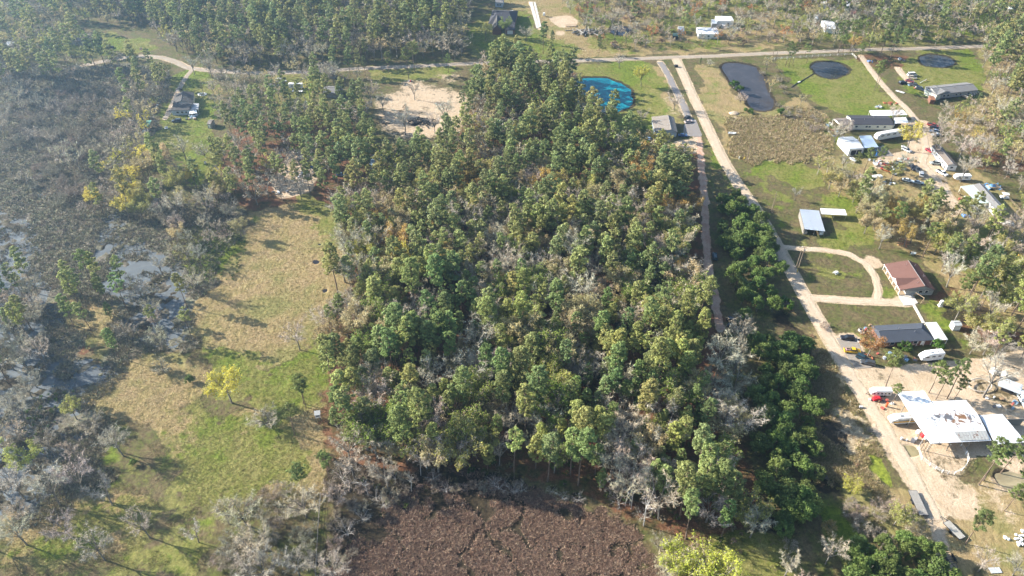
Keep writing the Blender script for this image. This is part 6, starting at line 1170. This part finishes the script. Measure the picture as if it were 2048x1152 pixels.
def ac(o):
    MB().box((0,0,1.3), (1.0,1.0,2.2)).build('cabinet', WHITE, o); MB().cyl((0,0,2.5), .5, .3, 10).build('cap', WHITE, o); MB().box((0,0,.1), (1.6,1.6,.2)).build('base', CONC, o)
item('water_softener', 'white upright tank on the grass right of the brown roofed house', 'tank', 1880, 612, ac)
def shelter(o):
    b = MB(); b.add([(-3.3,-2.2,2.8),(3.3,-2.2,2.8),(3.3,2.2,3.3),(-3.3,2.2,3.3),(-3.3,-2.2,2.7),(3.3,-2.2,2.7),(3.3,2.2,3.2),(-3.3,2.2,3.2)], [(0,1,2,3),(7,6,5,4),(0,4,5,1),(1,5,6,2),(2,6,7,3),(3,7,4,0)]); b.build('roof', GALV, o)
    for x in (-3.1,3.1):
        for y in (-2,2): MB().box((x,y,1.38), (.14,.14,2.7)).build('post', GWOOD, o)
    MB().box((0,.3,.5), (3.5,1.5,1.0)).build('hay_rack', DARKM, o)
item('metal_shelter', 'small sheet metal shelter on posts near the right border', 'shelter', 2013, 783, shelter, R(-35))
def tents(o):
    for x, y in ((0,0),(1.8,-2.4)): MB().add([(x-1.2,y-1.4,1.2),(x+1.2,y-1.4,1.2),(x+1.2,y+1.4,1.2),(x-1.2,y+1.4,1.2),(x,y,2.1)], [(0,1,4),(1,2,4),(2,3,4),(3,0,4),(3,2,1,0)]).build('canopy', WHITE, o); MB().box((x,y,.6), (2.0,2.2,1.2)).build('crate', WHITE, o)
item('covered_crates', 'two white covered crates under the pines by the metal shelter', 'crates', 1988, 746, tents, .3)
def ring(o):
    b = MB(); n = 18
    for k in range(n):
        a1, a2 = 6.2832*k/n, 6.2832*(k+1)/n; b.bar((4*math.cos(a1), 2.6*math.sin(a1), 1.0+.3*math.sin(a1)), (4*math.cos(a2), 2.6*math.sin(a2), 1.0+.3*math.sin(a2)), .22)
    b.build('ring', BEIGE, o)
    for k in range(4): MB().bar((4*math.cos(k*1.57), 2.6*math.sin(k*1.57), 0), (4*math.cos(k*1.57), 2.6*math.sin(k*1.57), 1.0), .08).build('leg', GREYS, o)
item('round_feeder', 'large pale ring shaped feeder on dirt behind the barn', 'feeder', 1958, 774, ring, .2)
def rubble(o):
    for k in range(16):
        x, y = random.gauss(0, 1.6), random.gauss(0, 1.2); MB().sphere((x,y,.25), (random.uniform(.3,.8), random.uniform(.3,.7), .4), 6, 4, .2).build('lump', WHITE, o)
item('white_rubble', 'heap of white rubble near the lower right border', 'rubble heap', 2040, 1082, rubble)
def sheet(o):
    MB().box((0,0,.16), (3.0,1.6,.05)).build('sheet', GALV, o); MB().box((0,.3,.07), (2.8,.15,.12)).build('batten', WOOD, o)
item('metal_sheet', 'pale metal sheet lying on the ground at bottom right', 'sheet', 1990, 1141, sheet, .05)
def tarp(o, col=(.03,.22,.60)):
    b = MB(); n = 7; V = [(x*.5-1.5, y*.4-1.2, .35+.5*math.sin(x*1.3+y)*math.cos(y*1.1)+(.3 if 1 < x < 5 and 1 < y < 5 else -.3)) for y in range(n) for x in range(n)]
    b.add(V, [(y*n+x, y*n+x+1, (y+1)*n+x+1, (y+1)*n+x) for y in range(n-1) for x in range(n-1)]); b.build('tarp', paint('tarp_%d' % int(col[2]*100), col), o, True); MB().box((0,0,.2), (2.2,1.6,.5)).build('covered_crate', WOOD, o)
item('blue_tarp_pile', 'bright blue tarp heap beside the farm lane gate', 'tarp heap', 1740, 123, tarp); item('blue_tarp_pile', 'bright blue tarp heap in the yard left of the big dark tree', 'tarp heap', 1931, 432, tarp)
item('blue_canopy', 'crumpled pale blue canopy behind the long home at the right border', 'canopy', 1985, 375, lambda o: tarp(o, (.18,.38,.58))).scale = (2.2, 2.0, 2.2)
def logs(n, rx, ry, mat, lmin=2, lmax=5, rr=.16, zz=.8):
    def f(o):
        for k in range(n):
            x, y = random.gauss(0, rx), random.gauss(0, ry); a = random.uniform(0, 3.14); l = random.uniform(lmin, lmax)/2; z = abs(random.gauss(.25, zz*.5))+.1
            MB().bar((x-l*math.cos(a), y-l*math.sin(a), z+random.uniform(-.1,.2)), (x+l*math.cos(a), y+l*math.sin(a), z+random.uniform(-.1,.5)), rr*random.uniform(.6,1.4), 6, rr*.6).build('log', mat, o)
    return f
CHAR = paint('charred_wood', (.03,.028,.026), .9)
item('burned_log_pile', 'large pile of charred logs on the sandy clearing', 'log pile', 843, 246, logs(60, 3.6, 2.0, CHAR, 2, 4.5, .22, 1.2)); item('stump_heap', 'small dark stump left of the charred log pile', 'stump', 769, 248, logs(12, 1.6, .9, CHAR, 1, 2.5, .25)); item('fallen_branch', 'thin dark branches on the right part of the sand', 'branches', 806, 215, logs(6, 1.2, .5, CHAR, 1, 2, .12))
item('grey_log_pile', 'grey log pile beside the far sandy patch', 'log pile', 1170, 66, logs(36, 6, 2.4, GWOOD, 4, 9, .4, 1.2)); item('orange_log', 'orange brown timbers lying on the grass above the brown roof', 'timbers', 1807, 488, logs(6, .9, .9, paint('orange_wood', (.45,.22,.12)), 3, 6, .2)); item('brush_pile', 'round pile of pale cut branches in the right yards', 'brush pile', 1824, 463, logs(50, 1.9, 1.3, paint('cut_branches', (.42,.33,.25)), 1.5, 4, .07, 1.8))
item('brick_heap', 'heap of red bricks on the bright pasture by the lane', 'brick heap', 1783, 207, lambda o: [MB().box((random.gauss(0,1.8), random.gauss(0,.8), .2), (1.1,.5,.35), random.uniform(0,3)).build('brick_stack', paint('red_clay', (.40,.13,.07)), o) for _ in range(14)])
item('white_board', 'white board lying on the grass beside the farm lane', 'board', 1800, 184, lambda o: (MB().box((0,0,.2), (4.6,1.6,.1)).build('board', WHITE, o), MB().box((0,0,.08), (1.2,1.5,.14)).build('support', BRICK, o)), R(-40)); item('white_ladder', 'thin white beam lying right of the dark pickup', 'beam', 1846, 164, lambda o: (MB().bar((-2.4,-1.6,.3), (2.4,1.6,.9), .16).build('beam', WHITE, o), MB().box((2.0,1.3,.3), (.4,.4,.6)).build('block', WOOD, o)))
item('sand_heap', 'pale round heap of sand beside the long grey roofed home', 'sand heap', 2014, 446, lambda o: MB().sphere((0,0,0), (3.0,2.6,.9), 14, 8, .06).build('heap', m_conc, o, True)); item('dirt_mound', 'low pale mound beside the reed field and the long pond', 'mound', 1468, 227, lambda o: MB().sphere((0,0,0), (2.8,2.2,.8), 14, 8, .08).build('heap', m_road, o, True))
item('dirt_heap_pair', 'tan dirt heap under the pines below the small white shed', 'mound', 1998, 660, lambda o: MB().sphere((0,0,0), (3.6,2.8,1.0), 14, 8, .12).build('heap', m_road, o, True))
def junk(cols, n, rx, ry):
    def f(o):
        for k in range(n):
            c = random.choice(cols); s = (random.uniform(.5,1.6), random.uniform(.4,1.2), random.uniform(.3,1.0)); x, y = random.gauss(0,rx), random.gauss(0,ry); a = random.uniform(0,3)
            b = MB(); (b.box((x,y,s[2]/2), s, a) if k % 3 else b.cyl((x,y,s[2]/2), s[1]*.5, s[2], 8)); b.build('box' if k % 3 else 'drum', paint('junk_%d%d%d' % tuple(int(v*9) for v in c), c), o)
    return f
JC = [(.7,.7,.68), (.5,.5,.5), (.15,.15,.16), (.3,.2,.12), (.2,.3,.4), (.4,.1,.08)]
for i_, (x, y, n, rx, ry, lb) in enumerate([(1763,326,16,2.2,1.6,'heap of white and dark scrap above the red pickups'), (1812,318,10,2.4,1.4,'scrap scattered right of the leaning trunk'), (1776,368,12,3,1,'dark scrap under the branches beside the short white trailer'), (1835,174,9,2,1.2,'black and white scrap beside the dark pickup'), (1668,262,18,1.6,3.2,'pale boards and scrap left of the green grey porch'), (1752,215,7,1.6,.8,'small scrap heap behind the long white carport'), (1733,256,14,5,.7,'yard clutter along the wall of the dark gabled home'), (388,236,12,1.6,1.2,'clutter in front of the low canopy'), (292,262,12,1.6,2,'scrap in the shade of the green canopy'), (312,212,8,1,1.6,'pale scrap beside the lane left of the black roofed house'), (560,170,10,3,1.2,'clutter around the two boats'), (504,256,6,1.2,1,'grey boxes at the edge of the left woods'), (560,385,10,4,1,'white scrap under trees at the top of the tan field'), (600,352,10,2,1,'scrap on the sandy ground under the pines'), (1945,402,16,2.2,2.4,'porch clutter below the pale green cover'), (1877,464-20,8,2.6,1.2,'silver and orange scrap in the middle yard'), (1512,478,7,2,1.5,'pale boxes around the white covered trailer'), (1758,806,8,2.4,1.2,'scrap metal around the red machine'), (2012,812,9,2.4,2,'farm gear beside the metal shelter'), (1735,660,6,1.5,1,'garden pots at the left gable of the slate roofed house'), (1790,714,12,4,1,'yard clutter in front of the slate roofed house'), (1822,884,5,2.4,.6,'grey pipes beside the small muddy pond'), (1800,112+6,5,1,1,'pale oddments on the grass by the yard lane'), (690,212,5,1.4,.6,'yellowish crate and boards below the grey cottage'), (820,163,4,.8,.5,'two pale bags at the top of the clearing')]):
    item('scrap_heap', lb, 'scrap heap', x, y, junk(JC, n, rx, ry))
for x, y, lb in ((1721,661,'round tyre planter left of the dark parked car'), (1718,685-2,'white stone planter ring right of the dark parked car')):
    item('planter', lb, 'planter', x, y, lambda o: (MB().cyl((0,0,.3), .9, .6, 12, 'Z', .75).build('pot', CONC, o), MB().cyl((0,0,.62), .6, .06, 10).build('soil', DARKM, o)))
item('flower_ring', 'round brick edged bed at the foot of the rust coloured tree', 'flower bed', 1735, 716, lambda o: [MB().box((1.6*math.cos(k*.35), 1.6*math.sin(k*.35), .15), (.5,.25,.3), k*.35+1.57).build('brick', paint('red_clay', (.40,.13,.07)), o) for k in range(18)])
item('roadside_sign', 'small pale orange sign beside the road bend at upper left', 'sign', 284, 103, lambda o: (MB().box((0,0,1.6), (2.0,.1,1.6)).build('board', paint('faded_orange', (.7,.5,.36)), o), MB().box((0,.08,.8), (.12,.1,1.6)).build('post', WOOD, o)), .4)
item('dark_yard_statue', 'small dark object on the grass above the black roofed house', 'yard ornament', 362, 180, lambda o: (MB().box((0,0,.6), (1.4,.6,.8)).build('body', DARKM, o), MB().bar((-.6,0,.9), (-1.0,0,1.5), .15).build('neck', DARKM, o)))
item('white_lawn_chair', 'small white and dark seat on the lower left lawn', 'seat', 333, 258, lambda o: (MB().box((0,0,.45), (1.6,.8,.12)).build('seat', WHITE, o), MB().box((0,.4,.85), (1.6,.1,.8)).build('backrest', WHITE, o)), .3)
item('white_pump', 'small white pump on the lower part of the left lawn', 'pump', 411, 327, lambda o: (MB().box((0,0,.5), (.9,.9,1.0)).build('housing', WHITE, o), MB().cyl((0,0,1.1), .3, .3, 8).build('cap', DARKM, o)))
item('burn_barrel_ring', 'round dark firewood heap above the algae strip', 'wood heap', 1741, 806+60, logs(10, .8, .6, GWOOD, 1, 2, .1))
item('mail_box', 'pale post box beside the far concrete lane', 'post box', 1088, 33, lambda o: (MB().box((0,0,1.6), (1.4,1.4,1.8)).build('box', WHITE, o), MB().box((0,0,.35), (.3,.3,.7)).build('post', GREYS, o)))
item('stage_platform', 'low timber platform on the far sandy patch', 'platform', 1142, 52, lambda o: (MB().box((0,0,.4), (7,3.5,.15)).build('deck', WOOD, o), [MB().box((x,y,.16), (.2,.2,.32)).build('leg', WOOD, o) for x in (-3.3,3.3) for y in (-1.6,1.6)]))
# ============================================================ HAZE
hz = MB(); hz.box((0, 590, 93.5), (4300, 1880, 193.0))
g = NG('haze_air'); v_ = g.n('VolumePrincipled'); v_.inputs['Color'].default_value = (.40, .66, 1.0, 1)
v_.inputs['Density'].default_value = HAZE; v_.inputs['Anisotropy'].default_value = .8
g.t.links.new(v_.outputs[0], g.out.inputs['Volume'])
ho = hz.build('haze', g.m); tag(ho, kind='stuff')
